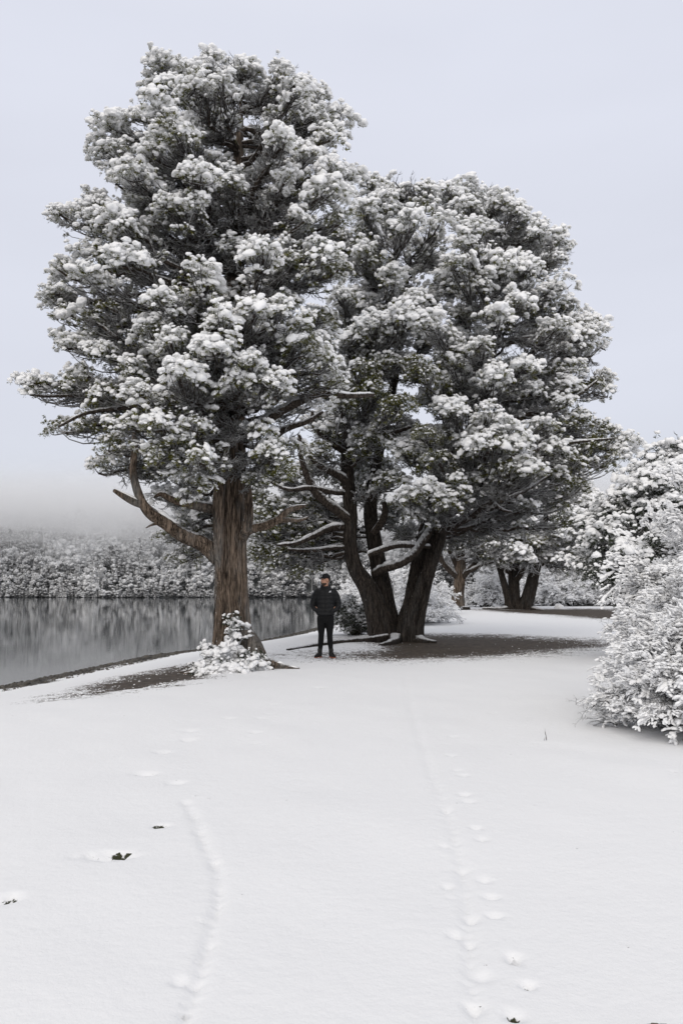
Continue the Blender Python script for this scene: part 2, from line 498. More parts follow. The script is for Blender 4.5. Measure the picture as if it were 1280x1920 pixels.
TRAILS = [np.array([unp_z(*p)[:2] for p in q]) for q in ([(345, 1930), (372, 1850), (392, 1760), (412, 1690), (410, 1640), (385, 1590), (372, 1550), (350, 1500)],
          [(890, 1930), (884, 1830), (880, 1740), (866, 1640), (840, 1540), (812, 1460), (790, 1390), (772, 1330), (762, 1280), (758, 1250)])]

def ground_base(x, y):
    sd = shore_sd(x, y)
    r = np.hypot(x, y)
    land = 0.36 * smooth(26, 50, y) + 0.05 * (noise2(x * .22, y * .22, 3.3) - .5) + 0.035 * (noise2(x * .8, y * .8, 7.7) - .5) + .022 * (noise2(x * 2.3 + y * .4, y * 1.7, 17.7) - .5)
    land = land + 0.12 * smooth(2.5, 6.0, x) * smooth(14, 9, y) * 0.5
    W = 7.0
    k = .13 * smooth(0, .7, sd) + .87 * smooth(.4, W, sd)
    h = np.where(sd >= 0, WATER + (land - WATER) * k, WATER + np.maximum(sd * 0.13, -4.0) - .01)
    return h, sd
def bare_field(x, y, sd):
    """>0 bare earth or gravel, <0 snow, about -1..1"""
    def pf(poly, w):
        d, _ = seg_dist(x, y, poly, True)
        return np.clip(np.where(inside(x, y, poly), d, -d) / w, -1, 1)
    wob = (noise2(x * .9, y * .9, 5.1) - .5) * 1.1
    gravel = np.clip((1.45 + wob * 0.7 - sd) / 0.5, -1, 1)
    v = pf(PATCH_V, 2.3) + .02
    # the ground by the stems keeps a thin dusting of snow
    v = v - 0.75 * np.exp(-(((x - 0.3) / 1.1) ** 2 + ((y - 20.5) / 2.2) ** 2))
    t = pf(PATCH_T, 2.5)
    l = pf(PATCH_L, .9) - 0.06 + .5 * (noise2(x * .8 + y * 1.4, y * 3.2 - x * 2.0, 31.0) - .5)
    f = np.maximum(np.maximum(gravel, v), np.maximum(t, l))
    return f, np.where(sd < 1.9, 1.0, 0.0)
def ground_full(x, y):
    h, sd = ground_base(x, y)
    f, g = bare_field(x, y, sd)
    h = h - 0.05 * smooth(-.2, .5, f) * smooth(1.6, 3, sd)
    soil = np.zeros_like(h)
    near = (y > 1.5) & (y < 16) & (np.abs(x) < 8)
    xs, ys = x[near], y[near]
    dh = np.zeros_like(xs); so = np.zeros_like(xs)
    for tx, ty, a, b, dep, s in TRACKS:
        m = (np.abs(xs - tx) < a * 2.4) & (np.abs(ys - ty) < max(b * 4.0, a * 1.6))
        if not m.any(): continue
        dx, dy = xs[m] - tx, ys[m] - ty
        q = np.sqrt((dx / (a * .5)) ** 2 + (dy / (b * .8)) ** 2) + (noise2(xs[m] * 26, ys[m] * 26, tx) - .5) * .9
        dep_ = dep * .6 * np.exp(-q ** 2.4 * 0.8)
        rim = 0.0
        dh[m] = np.minimum(dh[m], -dep_) + rim
        qs = np.sqrt((dx / (a * .62)) ** 2 + (dy / (b * 1.0)) ** 2) + (noise2(xs[m] * 30, ys[m] * 30, tx + 3) - .5) * .9
        if s > 0: so[m] = np.maximum(so[m], s * np.exp(-qs ** 4))
    for tr in TRAILS:
        dd, _ = seg_dist(xs, ys, tr)
        dh = dh - .012 * np.exp(-(dd / .032) ** 2) * (.55 + .9 * noise2(xs * 9, ys * 9, 2.0))
    h[near] += dh; soil[near] = so
    return h, f, g, soil
def gz(x, y):
    return float(ground_full(np.array([float(x)]), np.array([float(y)]))[0][0])

def unp_g(px, py):
    """photo pixel -> first point on the bank"""
    d = np.linspace(3, 60, 1400)
    P = unp(np.full(d.shape, float(px)), np.full(d.shape, float(py)), d)
    h = ground_base(P[:, 0], P[:, 1])[0]
    i = int(np.argmax(P[:, 2] < h))
    return P[i, :2]
PATCH_L = np.array([unp_g(*q) for q in [(95, 1312), (150, 1308), (230, 1297), (300, 1287), (372, 1274), (420, 1258), (400, 1240), (350, 1244), (290, 1256), (230, 1268), (170, 1284), (120, 1299)]])
def mat_ground():
    m, t, b = new_mat('snowy_ground')
    v = coords(t)
    bare = nd(t, 'ShaderNodeAttribute', attribute_name='bare')
    grav = nd(t, 'ShaderNodeAttribute', attribute_name='gravel')
    soil = nd(t, 'ShaderNodeAttribute', attribute_name='soil')
    n1 = noise_n(t, v, 1.7, 4.0, 0.6); n2 = noise_n(t, v, 9.0, 4.0, 0.65); n3 = noise_n(t, v, 34.0, 3.0, 0.6)
    s = math_(t, 'ADD', math_(t, 'MULTIPLY', math_(t, 'SUBTRACT', n1, .5), 1.2), math_(t, 'MULTIPLY', math_(t, 'SUBTRACT', n2, .5), 2.2))
    s = math_(t, 'ADD', s, math_(t, 'MULTIPLY', math_(t, 'SUBTRACT', n3, .5), 2.6))
    k = mrange(t, math_(t, 'ADD', bare.outputs['Fac'], s), -0.08, 0.12)
    k2 = mrange(t, math_(t, 'MULTIPLY', soil.outputs['Fac'], math_(t, 'ADD', .2, math_(t, 'MULTIPLY', noise_n(t, v, 60.0, 3.0), 1.6))), .46, .56)
    k = math_(t, 'MAXIMUM', k, k2)
    earth = mixc(t, mrange(t, n2, .35, .65), (0.036, 0.029, 0.022), (0.085, 0.066, 0.05))
    vor = nd(t, 'ShaderNodeTexVoronoi'); vor.inputs['Scale'].default_value = 16.0
    t.links.new(v, vor.inputs['Vector'])
    stones = mixc(t, vor.outputs['Color'], (0.022, 0.019, 0.015), (0.085, 0.074, 0.058))
    earth = mixc(t, grav.outputs['Fac'], earth, stones)
    grass = mixc(t, n3, (0.02, 0.024, 0.012), (0.05, 0.05, 0.025))
    earth = mixc(t, mrange(t, soil.outputs['Fac'], 0.05, 0.15), earth, grass)
    sn = mixc(t, n1, (0.775, 0.778, 0.783), (0.81, 0.811, 0.814))
    t.links.new(mixc(t, k, sn, earth), b.inputs['Base Color'])
    b.inputs['Roughness'].default_value = 0.8
    b.inputs['Specular IOR Level'].default_value = 0.2
    hgt = math_(t, 'ADD', math_(t, 'MULTIPLY', n2, 1.6), math_(t, 'ADD', math_(t, 'MULTIPLY', n3, .5), math_(t, 'MULTIPLY', noise_n(t, v, 130.0, 2.0), .16)))
    hgt = math_(t, 'SUBTRACT', hgt, math_(t, 'MULTIPLY', k, 1.2))
    bump(t, b, hgt, 0.26, 0.02)
    return m
def build_ground():
    fine = np.concatenate([np.geomspace(0.35, 2.3, 24)[:-1], np.geomspace(2.3, 14, 400)[:-1], np.geomspace(14, 30, 130)[:-1], np.geomspace(30, 110, 90)[:-1], np.geomspace(110, 4000, 40)])
    ang = np.concatenate([np.linspace(-PI, -.56, 60)[:-1], np.linspace(-.56, .56, 230)[:-1], np.linspace(.56, PI, 60)])
    A, Rr = np.meshgrid(ang, fine)
    x = (np.sin(A) * Rr).ravel(); y = (np.cos(A) * Rr).ravel()
    h, f, g, s = ground_full(x, y)
    nr, na = A.shape
    idx = np.arange(nr * na).reshape(nr, na)
    q = np.stack([idx[:-1, :-1], idx[:-1, 1:], idx[1:, 1:], idx[1:, :-1]], -1).reshape(-1, 4)[:, ::-1]
    mb = MB(); mb.add(np.stack([x, y, h], -1), q)
    c = len(x)
    mb.v.append(np.array([[0, 0, gz(0, 0)]])); mb.a.append(np.zeros(1)); mb.n += 1
    fan = np.stack([np.full(na - 1, c), idx[0, 1:], idx[0, :-1]], -1)
    mb.f.append(fan)
    ob = mb.build('ground', mat_ground())
    me = ob.data
    for nm, arr in (('bare', f), ('gravel', g), ('soil', s)):
        at = me.attributes.new(nm, 'FLOAT', 'POINT')
        at.data.foreach_set('value', np.append(arr, -1 if nm == 'bare' else 0).astype(np.float32))
    tag(ob, 'snow covered lake bank with bare earth patches and footprints', kind='structure')
    return ob
build_ground()

def build_lake():
    m, t, b = new_mat('lake_water')
    b.inputs['Base Color'].default_value = (0.018, 0.026, 0.029, 1)
    b.inputs['Roughness'].default_value = 0.04
    b.inputs['IOR'].default_value = 1.33
    v = coords(t, (0.35, 1.0, 1.0))
    n1 = noise_n(t, v, 1.6, 3.0, 0.55)
    n2 = noise_n(t, coords(t, (0.02, 0.06, 1)), 1.0, 3.0)
    calm = mrange(t, n2, .35, .7, .25, 1.0)
    bump(t, b, math_(t, 'MULTIPLY', n1, calm), 0.075, 0.05)
    mb = MB()
    P = np.concatenate([SHORE[:16] + np.array([1.5, -1.5]) * 0, np.array([[150, 110], [420, 700], [-420, 700], [-420, -14]])]).astype(float)
    # a grid that reaches a little under the bank
    xs = np.linspace(-700, 700, 57); ys = np.concatenate([np.linspace(-60, 100, 33), np.linspace(120, 900, 30)])
    X, Y = np.meshgrid(xs, ys)
    idx = np.arange(X.size).reshape(X.shape)
    q = np.stack([idx[:-1, :-1], idx[:-1, 1:], idx[1:, 1:], idx[1:, :-1]], -1).reshape(-1, 4)
    mb.add(np.stack([X.ravel(), Y.ravel(), np.full(X.size, WATER)], -1), q)
    tag(mb.build('lake', m), 'still grey lake mirroring the snowy forest', kind='structure')
build_lake()

def shore_far(x):
    return 343 + 10 * np.sin(x * .021) + 4 * np.sin(x * .09 + 1) + 0.9 * np.maximum(x - 20, 0)
def hill_z(x, y):
    s = y - shore_far(x)
    return np.where(s < 0, WATER + s * .1, WATER - .3 + .5 * smooth(0, 3, s) + np.minimum(s * 0.44, 38 + s * .015) + 7 * (noise2(x * .02, y * .02, 1.5) - .5) * smooth(0, 40, s))
def build_hill():
    xs = np.linspace(-700, 900, 161); ss = np.concatenate([[-12, -4, 0], np.linspace(2, 60, 20), np.linspace(66, 420, 40)])
    X, S = np.meshgrid(xs, ss)
    Y = shore_far(X) + S
    Z = hill_z(X.ravel(), Y.ravel()) - np.where(S.ravel() < -8, 4, 0)
    idx = np.arange(X.size).reshape(X.shape)
    q = np.stack([idx[:-1, :-1], idx[:-1, 1:], idx[1:, 1:], idx[1:, :-1]], -1).reshape(-1, 4)
    mb = MB(); mb.add(np.stack([X.ravel(), Y.ravel(), Z], -1), q)
    tag(mb.build('hillside', mat_plain('forest_floor', (0.11, 0.115, 0.115), .9, 0.4, var=.5)), 'snowy hillside rising from the far shore', kind='structure')
    # the wood on it reads as one frosted mass
    rng = np.random.default_rng(3)
    mt, t, b = new_mat('far_foliage')
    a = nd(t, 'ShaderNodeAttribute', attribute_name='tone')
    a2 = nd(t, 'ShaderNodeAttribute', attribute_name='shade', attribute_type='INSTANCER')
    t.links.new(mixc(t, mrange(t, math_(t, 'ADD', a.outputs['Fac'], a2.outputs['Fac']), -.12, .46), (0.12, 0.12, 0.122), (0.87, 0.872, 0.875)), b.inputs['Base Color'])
    b.inputs['Roughness'].default_value = .9
    protos = []
    for k in range(10):
        spire = k >= 8
        nl = rng.integers(9, 14)
        tall = rng.uniform(1.3, 2.1) if not spire else 2.8
        lobes = []
        for i in range(nl):
            h = rng.uniform(.2, 1)
            spread = (.42 * math.sqrt(max(0, 1.05 - h ** 2)) + .1) if not spire else .34 * (1.05 - h)
            a_ = rng.uniform(0, 6.28)
            lobes.append((spread * math.cos(a_), spread * math.sin(a_), h * tall, rng.normal(0, .12), rng.uniform(.16, .3) * (1 if not spire else .6)))
        V, A = [], []
        for i in range(420):
            lx, ly, lz, lt, lr = lobes[rng.integers(nl)]
            d = norm(rng.normal(size=3)); d[2] = d[2] if d[2] > -.5 else -d[2]
            c = np.array([lx, ly, lz]) + d * lr * rng.uniform(.6, 1.1) * np.array([1, 1, .75])
            w = rng.uniform(.035, .085)
            t1 = norm(np.cross(d + rng.normal(0, .6, 3), rng.normal(size=3))); t2 = norm(np.cross(d, t1))
            V += [c + t1 * w, c - t1 * w * .6 + t2 * w, c - t1 * w * .6 - t2 * w]
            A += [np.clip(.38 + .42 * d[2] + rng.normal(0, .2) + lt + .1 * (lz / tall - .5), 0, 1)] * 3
        L_, T_ = MB(), MB()
        L_.add(np.array(V), np.arange(len(V)).reshape(-1, 3), np.array(A))
        for q in lobes: L_.add(ICO0[0] * q[4] * .8 + np.array(q[:3]), ICO0[1], .12)
        tubes(T_, np.array([[[0, 0, -.1], [.02, 0, tall * .4], [0, .02, tall * .9]]]), np.array([[.045, .035, .015]]), 5, .05)
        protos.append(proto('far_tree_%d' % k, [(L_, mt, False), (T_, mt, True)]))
    pts, cell = [], set()
    while len(pts) < 5200:
        sd = rng.uniform(0, 1) ** 1.15 * 140 - .5
        x = rng.uniform(-.58, .52) * (345 + sd)
        y = shore_far(np.array([x]))[0] + sd
        key = (int(x // 2.9), int(y // 2.9))
        if key in cell: continue
        cell.add(key); pts.append((x, y))
    for x in np.arange(-230, 260, .7):                       # scrub right down to the water
        pts.append((x + rng.normal(0, .3), shore_far(np.array([x]))[0] + rng.uniform(-.9, 1.6)))
    pts = np.array(pts); n = len(pts)
    z = hill_z(pts[:, 0], pts[:, 1])
    edge = pts[:, 1] - shore_far(pts[:, 0])
    size = 3.2 * np.clip(np.exp(rng.normal(0, .3, n)), .45, 1.9) * (1 + .5 * (noise2(pts[:, 0] * .03, pts[:, 1] * .03, 9.0) - .5))
    size[edge < 3] *= .55
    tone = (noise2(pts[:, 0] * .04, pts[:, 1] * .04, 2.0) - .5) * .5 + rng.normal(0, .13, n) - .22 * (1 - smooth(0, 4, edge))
    rot = basis_up(np.tile([[0, 0, 1.0]], (n, 1)) + rng.normal(0, .04, (n, 3)), rng.uniform(0, 2 * PI, n))
    wide = np.exp(rng.normal(0, .15, n))
    kind = np.where(rng.random(n) < .16, rng.integers(8, 10, n), rng.integers(0, 8, n))
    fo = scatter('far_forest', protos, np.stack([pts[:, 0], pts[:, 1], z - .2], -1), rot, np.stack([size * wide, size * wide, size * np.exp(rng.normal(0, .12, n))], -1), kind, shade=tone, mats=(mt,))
    tag(fo, 'frosted forest covering the hillside across the lake', 'forest', 'stuff')
build_hill()

def build_cloud(base, top, density, seed, label):
    xs = np.linspace(-900, 1100, 61); ys = np.linspace(330 - seed, 1100 + seed, 31)
    X, Y = np.meshgrid(xs, ys)
    lo = base + 9 * (noise2(X * .013, Y * .013, 4.0 + seed) - .5) + 5 * (noise2(X * .05, Y * .05, 6.0 + seed) - .5)
    n = X.size
    idx = np.arange(n).reshape(X.shape)
    q = np.stack([idx[:-1, :-1], idx[:-1, 1:], idx[1:, 1:], idx[1:, :-1]], -1).reshape(-1, 4)
    mb = MB()
    mb.add(np.concatenate([np.stack([X.ravel(), Y.ravel(), lo.ravel()], -1), np.stack([X.ravel(), Y.ravel(), top + 6 * (noise2(X.ravel() * .01, Y.ravel() * .01, 8.0) - .5)], -1)]), q[:, ::-1])
    mb.f.append(q + n)
    ring = np.concatenate([idx[0, :], idx[1:, -1], idx[-1, -2::-1], idx[-2:0:-1, 0]])
    nx = np.roll(ring, -1)
    mb.f.append(np.stack([ring, nx, nx + n, ring + n], -1))
    m = bpy.data.materials.new('cloud_air'); m.use_nodes = True
    t = m.node_tree; t.nodes.clear()
    o = t.nodes.new('ShaderNodeOutputMaterial'); p = t.nodes.new('ShaderNodeVolumePrincipled')
    p.inputs['Density'].default_value = density
    p.inputs['Color'].default_value = (0.996, 0.997, 1.0, 1)
    t.links.new(p.outputs[0], o.inputs['Volume'])
    tag(mb.build('low_cloud', m), label, 'cloud', 'stuff')
build_cloud(15, 60, .004, 1.0, 'thin veil of mist hanging before the upper hillside')
build_cloud(23, 55, .007, 4.0, 'soft underside of the low cloud on the hillside')
build_cloud(30, 50, .018, 9.0, 'dense grey cloud hiding the top of the hillside')

# ------------------------------------------------------------------ foliage pads: tufts of leaf sprays with rounded snow caps
def blob(rng, level=1, flat=.78, rough=.13):
    v, f = (ICO0, ICO1, ICO2)[level]
    o = rng.uniform(0, 50, 3)
    k = 1 + (noise3(v * 1.5 + o) - .5) * .7 + (noise3(v * 3.6 + o) - .5) * .35
    v = v * k[:, None] * np.array([rng.uniform(.8, 1.3), rng.uniform(.8, 1.3), flat * rng.uniform(.8, 1.15)])
    lo = -.3 * flat
    v[:, 2] = np.where(v[:, 2] < lo, lo + (v[:, 2] - lo) * .45, v[:, 2])
    return v, f
def make_pad(rng, snow, leaves):
    """a foliage spray about 1 unit in radius: granular tufts that droop outwards, uneven snow lying on them"""
    S, Lf = MB(), MB()
    nt_ = rng.integers(6, 9)
    V, A = [], []
    for i in range(nt_):
        rho = math.sqrt((i + .5) / nt_) * rng.uniform(.95, 1.4); th = i * 2.4 + rng.normal(0, .4)
        o = np.array([math.cos(th), math.sin(th), 0])
        c = o * rho + np.array([0, 0, np.clip(.35 * (1 - rho ** 2), -.35, .35) + rng.normal(0, .26)])
        tr = rng.uniform(.17, .31)
        for j in range(leaves // nt_):
            d = norm(rng.normal(size=3)); q = rng.random() ** .5
            p = c + d * tr * q * np.array([1, 1, .8]) + o * rng.uniform(-.25, .2) * rho - np.array([0, 0, .08 + .22 * rng.random() ** 2])
            g = norm(o * .5 * rho + rng.normal(0, .6, 3) + np.array([0, 0, -.1]))
            l = rng.uniform(.07, .15); w = rng.uniform(.03, .055)
            sd = norm(np.cross(g, rng.normal(size=3))) * w
            V += [p - g * l * .5, p + sd, p + g * l, p - sd]
            A += [rng.random()] * 4
        if rng.random() < .15 + snow * .85:
            r = float(np.clip(np.exp(rng.normal(math.log(.285), .30)), .13, .46)) * (.6 + .45 * snow)
            sheet = False
            bv, bf = blob(rng, 2, .42 if sheet else .74)
            r *= 1.45 if sheet else 1.0
            S.add(bv * r + c + np.array([0, 0, .13 * snow + .04]), bf)
            for _ in range(rng.integers(0, 3)):
                bv, bf = blob(rng, 1)
                a_ = rng.uniform(0, 6.28); rr = r * rng.uniform(.25, .6)
                S.add(bv * rr + c + np.array([math.cos(a_) * r * 1.05, math.sin(a_) * r * 1.05, rng.uniform(-.55, .3) * r + .04]), bf)
        elif rng.random() < (.3 if snow < .2 else .7):
            for _ in range(2):
                bv, bf = blob(rng, 1)
                S.add(bv * rng.uniform(.05, .12) + c + rng.normal(0, .13, 3) + np.array([0, 0, .12]), bf)
    Lf.add(np.array(V), np.arange(len(V)).reshape(-1, 4), np.array(A))
    if not S.v: S.add(ICO0[0] * .05, ICO0[1])
    return S, Lf
def make_twig_spray(rng):
    """bare forked twigs growing along local x, tips hooked up, length about 1"""
    mb = MB()
    def grow(a, d, l, r, lev):
        e_ = a + d * l + np.array([0, 0, .16 * l])
        k = 7 if lev == 0 else 5
        T = bez(a[None], (a + d * l * .4 - np.array([0, 0, .1 * l]))[None], (e_ - d * l * .25 - np.array([0, 0, .25 * l]))[None], e_[None], k)
        T[:, 1:] += rng.normal(0, .018, (1, k - 1, 3)) * l
        tubes(mb, T, np.linspace(1, .45, k)[None] * r, 5 if lev == 0 else 4)
        if lev < 2:
            for _ in range(6 if lev == 0 else 3):
                i = rng.integers(1, k)
                dd = norm(d + rng.normal(0, .75, 3) * np.array([1, 1, .6]))
                grow(T[0, i], dd, l * rng.uniform(.3, .6), r * .68, lev + 1)
    for _ in range(3):
        grow(rng.normal(0, .03, 3), norm(np.array([1, 0, .05]) + rng.normal(0, .45, 3) * np.array([1, 1, .5])), rng.uniform(.6, 1.0), .030, 0)
    return mb
_pr = np.random.default_rng(21)
PADSET = [make_pad(_pr, .08, 280) for _ in range(6)] + [make_pad(_pr, .65, 180) for _ in range(7)] + [make_pad(_pr, 1.0, 110) for _ in range(9)]
PAD_RANGE = {0: (0, 6), 1: (6, 13), 2: (13, 22)}
SNOW_PROTO = [proto('snow_clumps_%d' % i, [(S, M_SNOW, True)]) for i, (S, l) in enumerate(PADSET)]
LEAF_PROTO = {m.name: [proto('spray_%d' % i, [(l, m, False)]) for i, (S, l) in enumerate(PADSET)] for m in (M_LEAF, M_LEAF2)}
TWIG_PROTO = [proto('twig_spray_%d' % i, [(make_twig_spray(_pr), M_TWIG, True)]) for i in range(9)]
def pick_pads(rng, cls):
    p = np.zeros(len(cls), int)
    for c, (a, b) in PAD_RANGE.items():
        m = cls == c; p[m] = rng.integers(a, b, m.sum())
    return p

class Crown:
    """gathers boughs and turns them into twigs, foliage and snow meshes"""
    def __init__(self, seed, stems, zmin, pad=.21, bias=0.0, twigs=16, density=1.0, twig_r=.014, snow_k=1.0):
        self.rng = np.random.default_rng(seed)
        self.stems = stems              # list of (k,4) resampled polylines
        self.zmin, self.pad, self.bias, self.tw, self.dens, self.tr = zmin, pad, bias, twigs, density, twig_r
        self.snow_k = snow_k
        self.c, self.r, self.s = [], [], []
    def bough(self, c, r, s):
        self.c.append(np.asarray(c, float)); self.r.append(r); self.s.append(s)
    def start(self, c):
        best = None
        for st in self.stems:
            hd = np.hypot(st[:, 0] - c[0], st[:, 1] - c[1])
            want = np.maximum(c[2] - (.08 + .32 * self.rng.random()) * hd, self.zmin)
            cost = np.abs(st[:, 2] - want) + hd * .8 + np.where(st[:, 2] > c[2] + .2, 5, 0)
            i = int(np.argmin(cost))
            if best is None or cost[i] < best[0]: best = (cost[i], st[i])
        return best[1]
    def build(self, root, origin, leaf_mat=None):
        rng = self.rng
        C = np.array(self.c); Rr = np.array(self.r); S = np.array(self.s)
        n = len(C)
        st = np.array([self.start(c) for c in C])
        P0 = st[:, :3]
        out = C - P0; L_ = np.linalg.norm(out, axis=1, keepdims=True)
        hor = out * np.array([1, 1, .25])
        p1 = P0 + hor * .38 + rng.normal(0, .05, (n, 3)) * L_
        p2 = C - out * np.array([.25, .25, .05]) + np.array([0, 0, -.22]) * Rr[:, None] * 2.0 + rng.normal(0, .05, (n, 3)) * L_
        tip = C + np.array([0, 0, -.1]) * Rr[:, None]
        K = 12
        B = bez(P0, p1, p2, tip, K)
        wig = rng.normal(0, .022, (n, K, 3)) * np.minimum(L_, 2.5)[:, None]; wig[:, 0] = 0
        B = B + wig
        r0 = np.clip(.016 + .02 * L_[:, 0], .02, .085)
        r0 = np.minimum(r0, st[:, 3] * .55 + .01)
        R_ = r0[:, None] * np.linspace(1, .3, K)[None] + .004
        branches = MB(); tubes(branches, B, R_, 7)
        # sprays spread unevenly through each bough
        pp, pup, ps, pb = [], [], [], []
        for i in range(n):
            m = max(5, int(13 * (Rr[i] / (self.pad * 1.75)) ** 2 * self.dens))
            d = norm(rng.normal(size=(m, 3))); q = rng.random((m, 1)) ** .45
            d[:, 2] = np.where(d[:, 2] < -.5, -d[:, 2], d[:, 2])
            ax = norm(out[i] * np.array([1, 1, .4]) + rng.normal(0, .5, 3) * L_[i])      # boughs reach along their own branch
            e1 = d * q * Rr[i] * np.array([.95, .95, .72]) * rng.uniform(.75, 1.15)
            pos = C[i] + e1 + ax * (e1 @ ax)[:, None] * rng.uniform(.0, .7)
            stray = rng.random(m) < .24
            ks = rng.integers(K // 2, K - 1, m)
            pos = np.where(stray[:, None], B[i, ks] + rng.normal(0, .42, (m, 3)) * Rr[i] + np.array([0, 0, .12]) * Rr[i], pos)
            pp.append(pos); pup.append(norm(d * q * np.array([.55, .55, .1]) + np.array([0, 0, .85]) + rng.normal(0, .2, (m, 3))))
            ps.append(S[i] * (.5 + .5 * smooth(-.4, .3, d[:, 2] * q[:, 0])) + rng.normal(0, .2, m)); pb.append(np.full(m, i))
        pp = np.concatenate(pp); pup = np.concatenate(pup); ps = np.concatenate(ps); pb = np.concatenate(pb)
        # snow is caught by whatever stands above: count foliage overhead
        d2 = (pp[:, None, 0] - pp[None, :, 0]) ** 2 + (pp[:, None, 1] - pp[None, :, 1]) ** 2
        dz = pp[None, :, 2] - pp[:, None, 2]
        over = ((d2 < .45 ** 2 * (self.pad / .21) ** 2) & (dz > .3) & (dz < 4)).sum(1)
        ps = ps * np.exp(-over / 32.0) + .25 * np.exp(-over / 3.0) * np.minimum(1, S[pb] * 1.2) + self.bias
        cls = np.where(ps > .36, 2, np.where(ps > .15, 1, 0))
        N = len(pp)
        sc = np.clip(np.exp(rng.normal(0, .28, N)), .55, 1.7) * self.pad
        rot = basis_up(pup, rng.uniform(0, 2 * PI, N))
        pk = pick_pads(rng, cls)
        # twigs to the sprays
        tw = MB()
        ti = rng.integers(K // 2, K, N)
        a = B[pb, ti]; b_ = pp - np.array([0, 0, .03])
        v = b_ - a; l = np.linalg.norm(v, axis=1, keepdims=True)
        T = bez(a, a + v * .35 + rng.normal(0, .1, (N, 3)) * l - np.array([0, 0, .12]) * l, b_ - v * np.array([.25, .25, 0]) - np.array([0, 0, .3]) * l, b_, 6)
        tubes(tw, T, np.linspace(1.15, .5, 6)[None] * self.tr * rng.uniform(.7, 1.2, (N, 1)), 4)
        # bare twig sprays along the inner part of the boughs
        reps = np.maximum(2, (self.tw * np.minimum(1.6, .4 + L_[:, 0] * .4)).astype(int))
        bi = np.repeat(np.arange(n), reps); M = len(bi)
        t_ = rng.uniform(.28, .85, M) * (K - 1.001); k0 = t_.astype(int); fr = (t_ - k0)[:, None]
        a = B[bi, k0] * (1 - fr) + B[bi, k0 + 1] * fr
        yaw = np.arctan2(out[bi, 1], out[bi, 0]) + rng.normal(0, .8, M)
        tilt = rng.normal(.1, .3, M)
        cx, sx_, ct, st_ = np.cos(yaw), np.sin(yaw), np.cos(tilt), np.sin(tilt)
        X = np.stack([cx * ct, sx_ * ct, st_], -1); Y = np.stack([-sx_, cx, 0 * cx], -1); Z = np.cross(X, Y)
        trot = np.stack([X, Y, Z], -1)
        tsc = rng.uniform(.35, .75, M) * (self.pad / .19) * np.where(t_ / K > .6, .75, 1.0)
        br = branches.build('branches', M_LIMB, root, origin=origin); br['kind'] = 'stuff'
        lm = leaf_mat or M_LEAF
        cr = scatter('crown', LEAF_PROTO[lm.name], pp, rot, sc, pk, root, origin, mats=(lm,))
        tw.build('twigs', M_TWIG, cr, origin=origin)['kind'] = 'stuff'
        scatter('bare_twigs', TWIG_PROTO, a, trot, tsc, rng.integers(0, len(TWIG_PROTO), M), cr, origin, mats=(M_TWIG,))
        scatter('snow', SNOW_PROTO, pp, rot, sc * self.snow_k, pk, cr, origin, mats=(M_SNOW,))
        print('crown', root.name, 'boughs', n, 'pads', N, 'cls', np.bincount(cls, minlength=3), 'twigs', M)

def furrowed(mb, pts, n, nang, flare=None, amp=.05, seed=0.0, kang=5.0, kz=.5):
    """trunk with furrowed bark; rows x,y,z,r"""
    P = polyline(pts, n)
    C = P[:, :3]; R = P[:, 3]
    T = norm(np.gradient(C, axis=0))
    n1 = np.zeros_like(C); n1[0] = norm(np.cross(T[0], [0.0, 1.0, 0.0]))
    for i in range(1, n):
        w = n1[i - 1] - T[i] * (n1[i - 1] @ T[i]); n1[i] = w / np.linalg.norm(w)
    n2 = np.cross(T, n1)
    a = np.arange(nang) * 2 * PI / nang
    s = np.concatenate([[0], np.cumsum(np.linalg.norm(np.diff(C, axis=0), axis=1))])
    A, Sg = np.meshgrid(a, s)
    tw = A + Sg * .12
    Rm = R[:, None] * np.ones_like(A)
    q = np.stack([np.cos(tw) * kang, np.sin(tw) * kang, Sg * kz + seed], -1)
    q2 = np.stack([np.cos(tw) * kang * 3, np.sin(tw) * kang * 3, Sg * kz * 2.2 + seed + 9], -1)
    q3 = np.stack([np.cos(tw) * 1.3, np.sin(tw) * 1.3, Sg * .35 + seed + 20], -1)
    disp = (1 - np.abs(noise3(q) * 2 - 1)) * amp * 1.1 + (1 - np.abs(noise3(q2) * 2 - 1)) * amp * .6 + (noise3(q3) - .5) * amp * 3.2
    gq = noise3(np.stack([np.cos(tw) * 1.7, np.sin(tw) * 1.7, Sg * .16 + seed + 40], -1))
    disp = disp - amp * 1.3 * np.exp(-((gq - .5) / .035) ** 2) - amp * .9
    Rm = Rm * (1 + disp)
    if flare:
        for ang0, width, add, hgt in flare:
            dA = np.angle(np.exp(1j * (A - ang0)))
            Rm = Rm + add * np.exp(-(dA / width) ** 2) * np.exp(-(Sg / hgt) ** 1.3)
    v = C[:, None] + n1[:, None] * (np.cos(A) * Rm)[..., None] + n2[:, None] * (np.sin(A) * Rm)[..., None]
    idx = np.arange(n * nang).reshape(n, nang)
    f = np.stack([idx[:-1], np.roll(idx, -1, 1)[:-1], np.roll(idx, -1, 1)[1:], idx[1:]], -1).reshape(-1, 4)
    mb.add(v.reshape(-1, 3), f)
    c = mb.n
    mb.v.append(C[-1:] + T[-1:] * R[-1] * .5); mb.a.append(np.zeros(1)); mb.n += 1
    top = idx[-1] + c - n * nang
    mb.f.append(np.stack([top, np.roll(top, -1), np.full(nang, c)], -1))
    return P

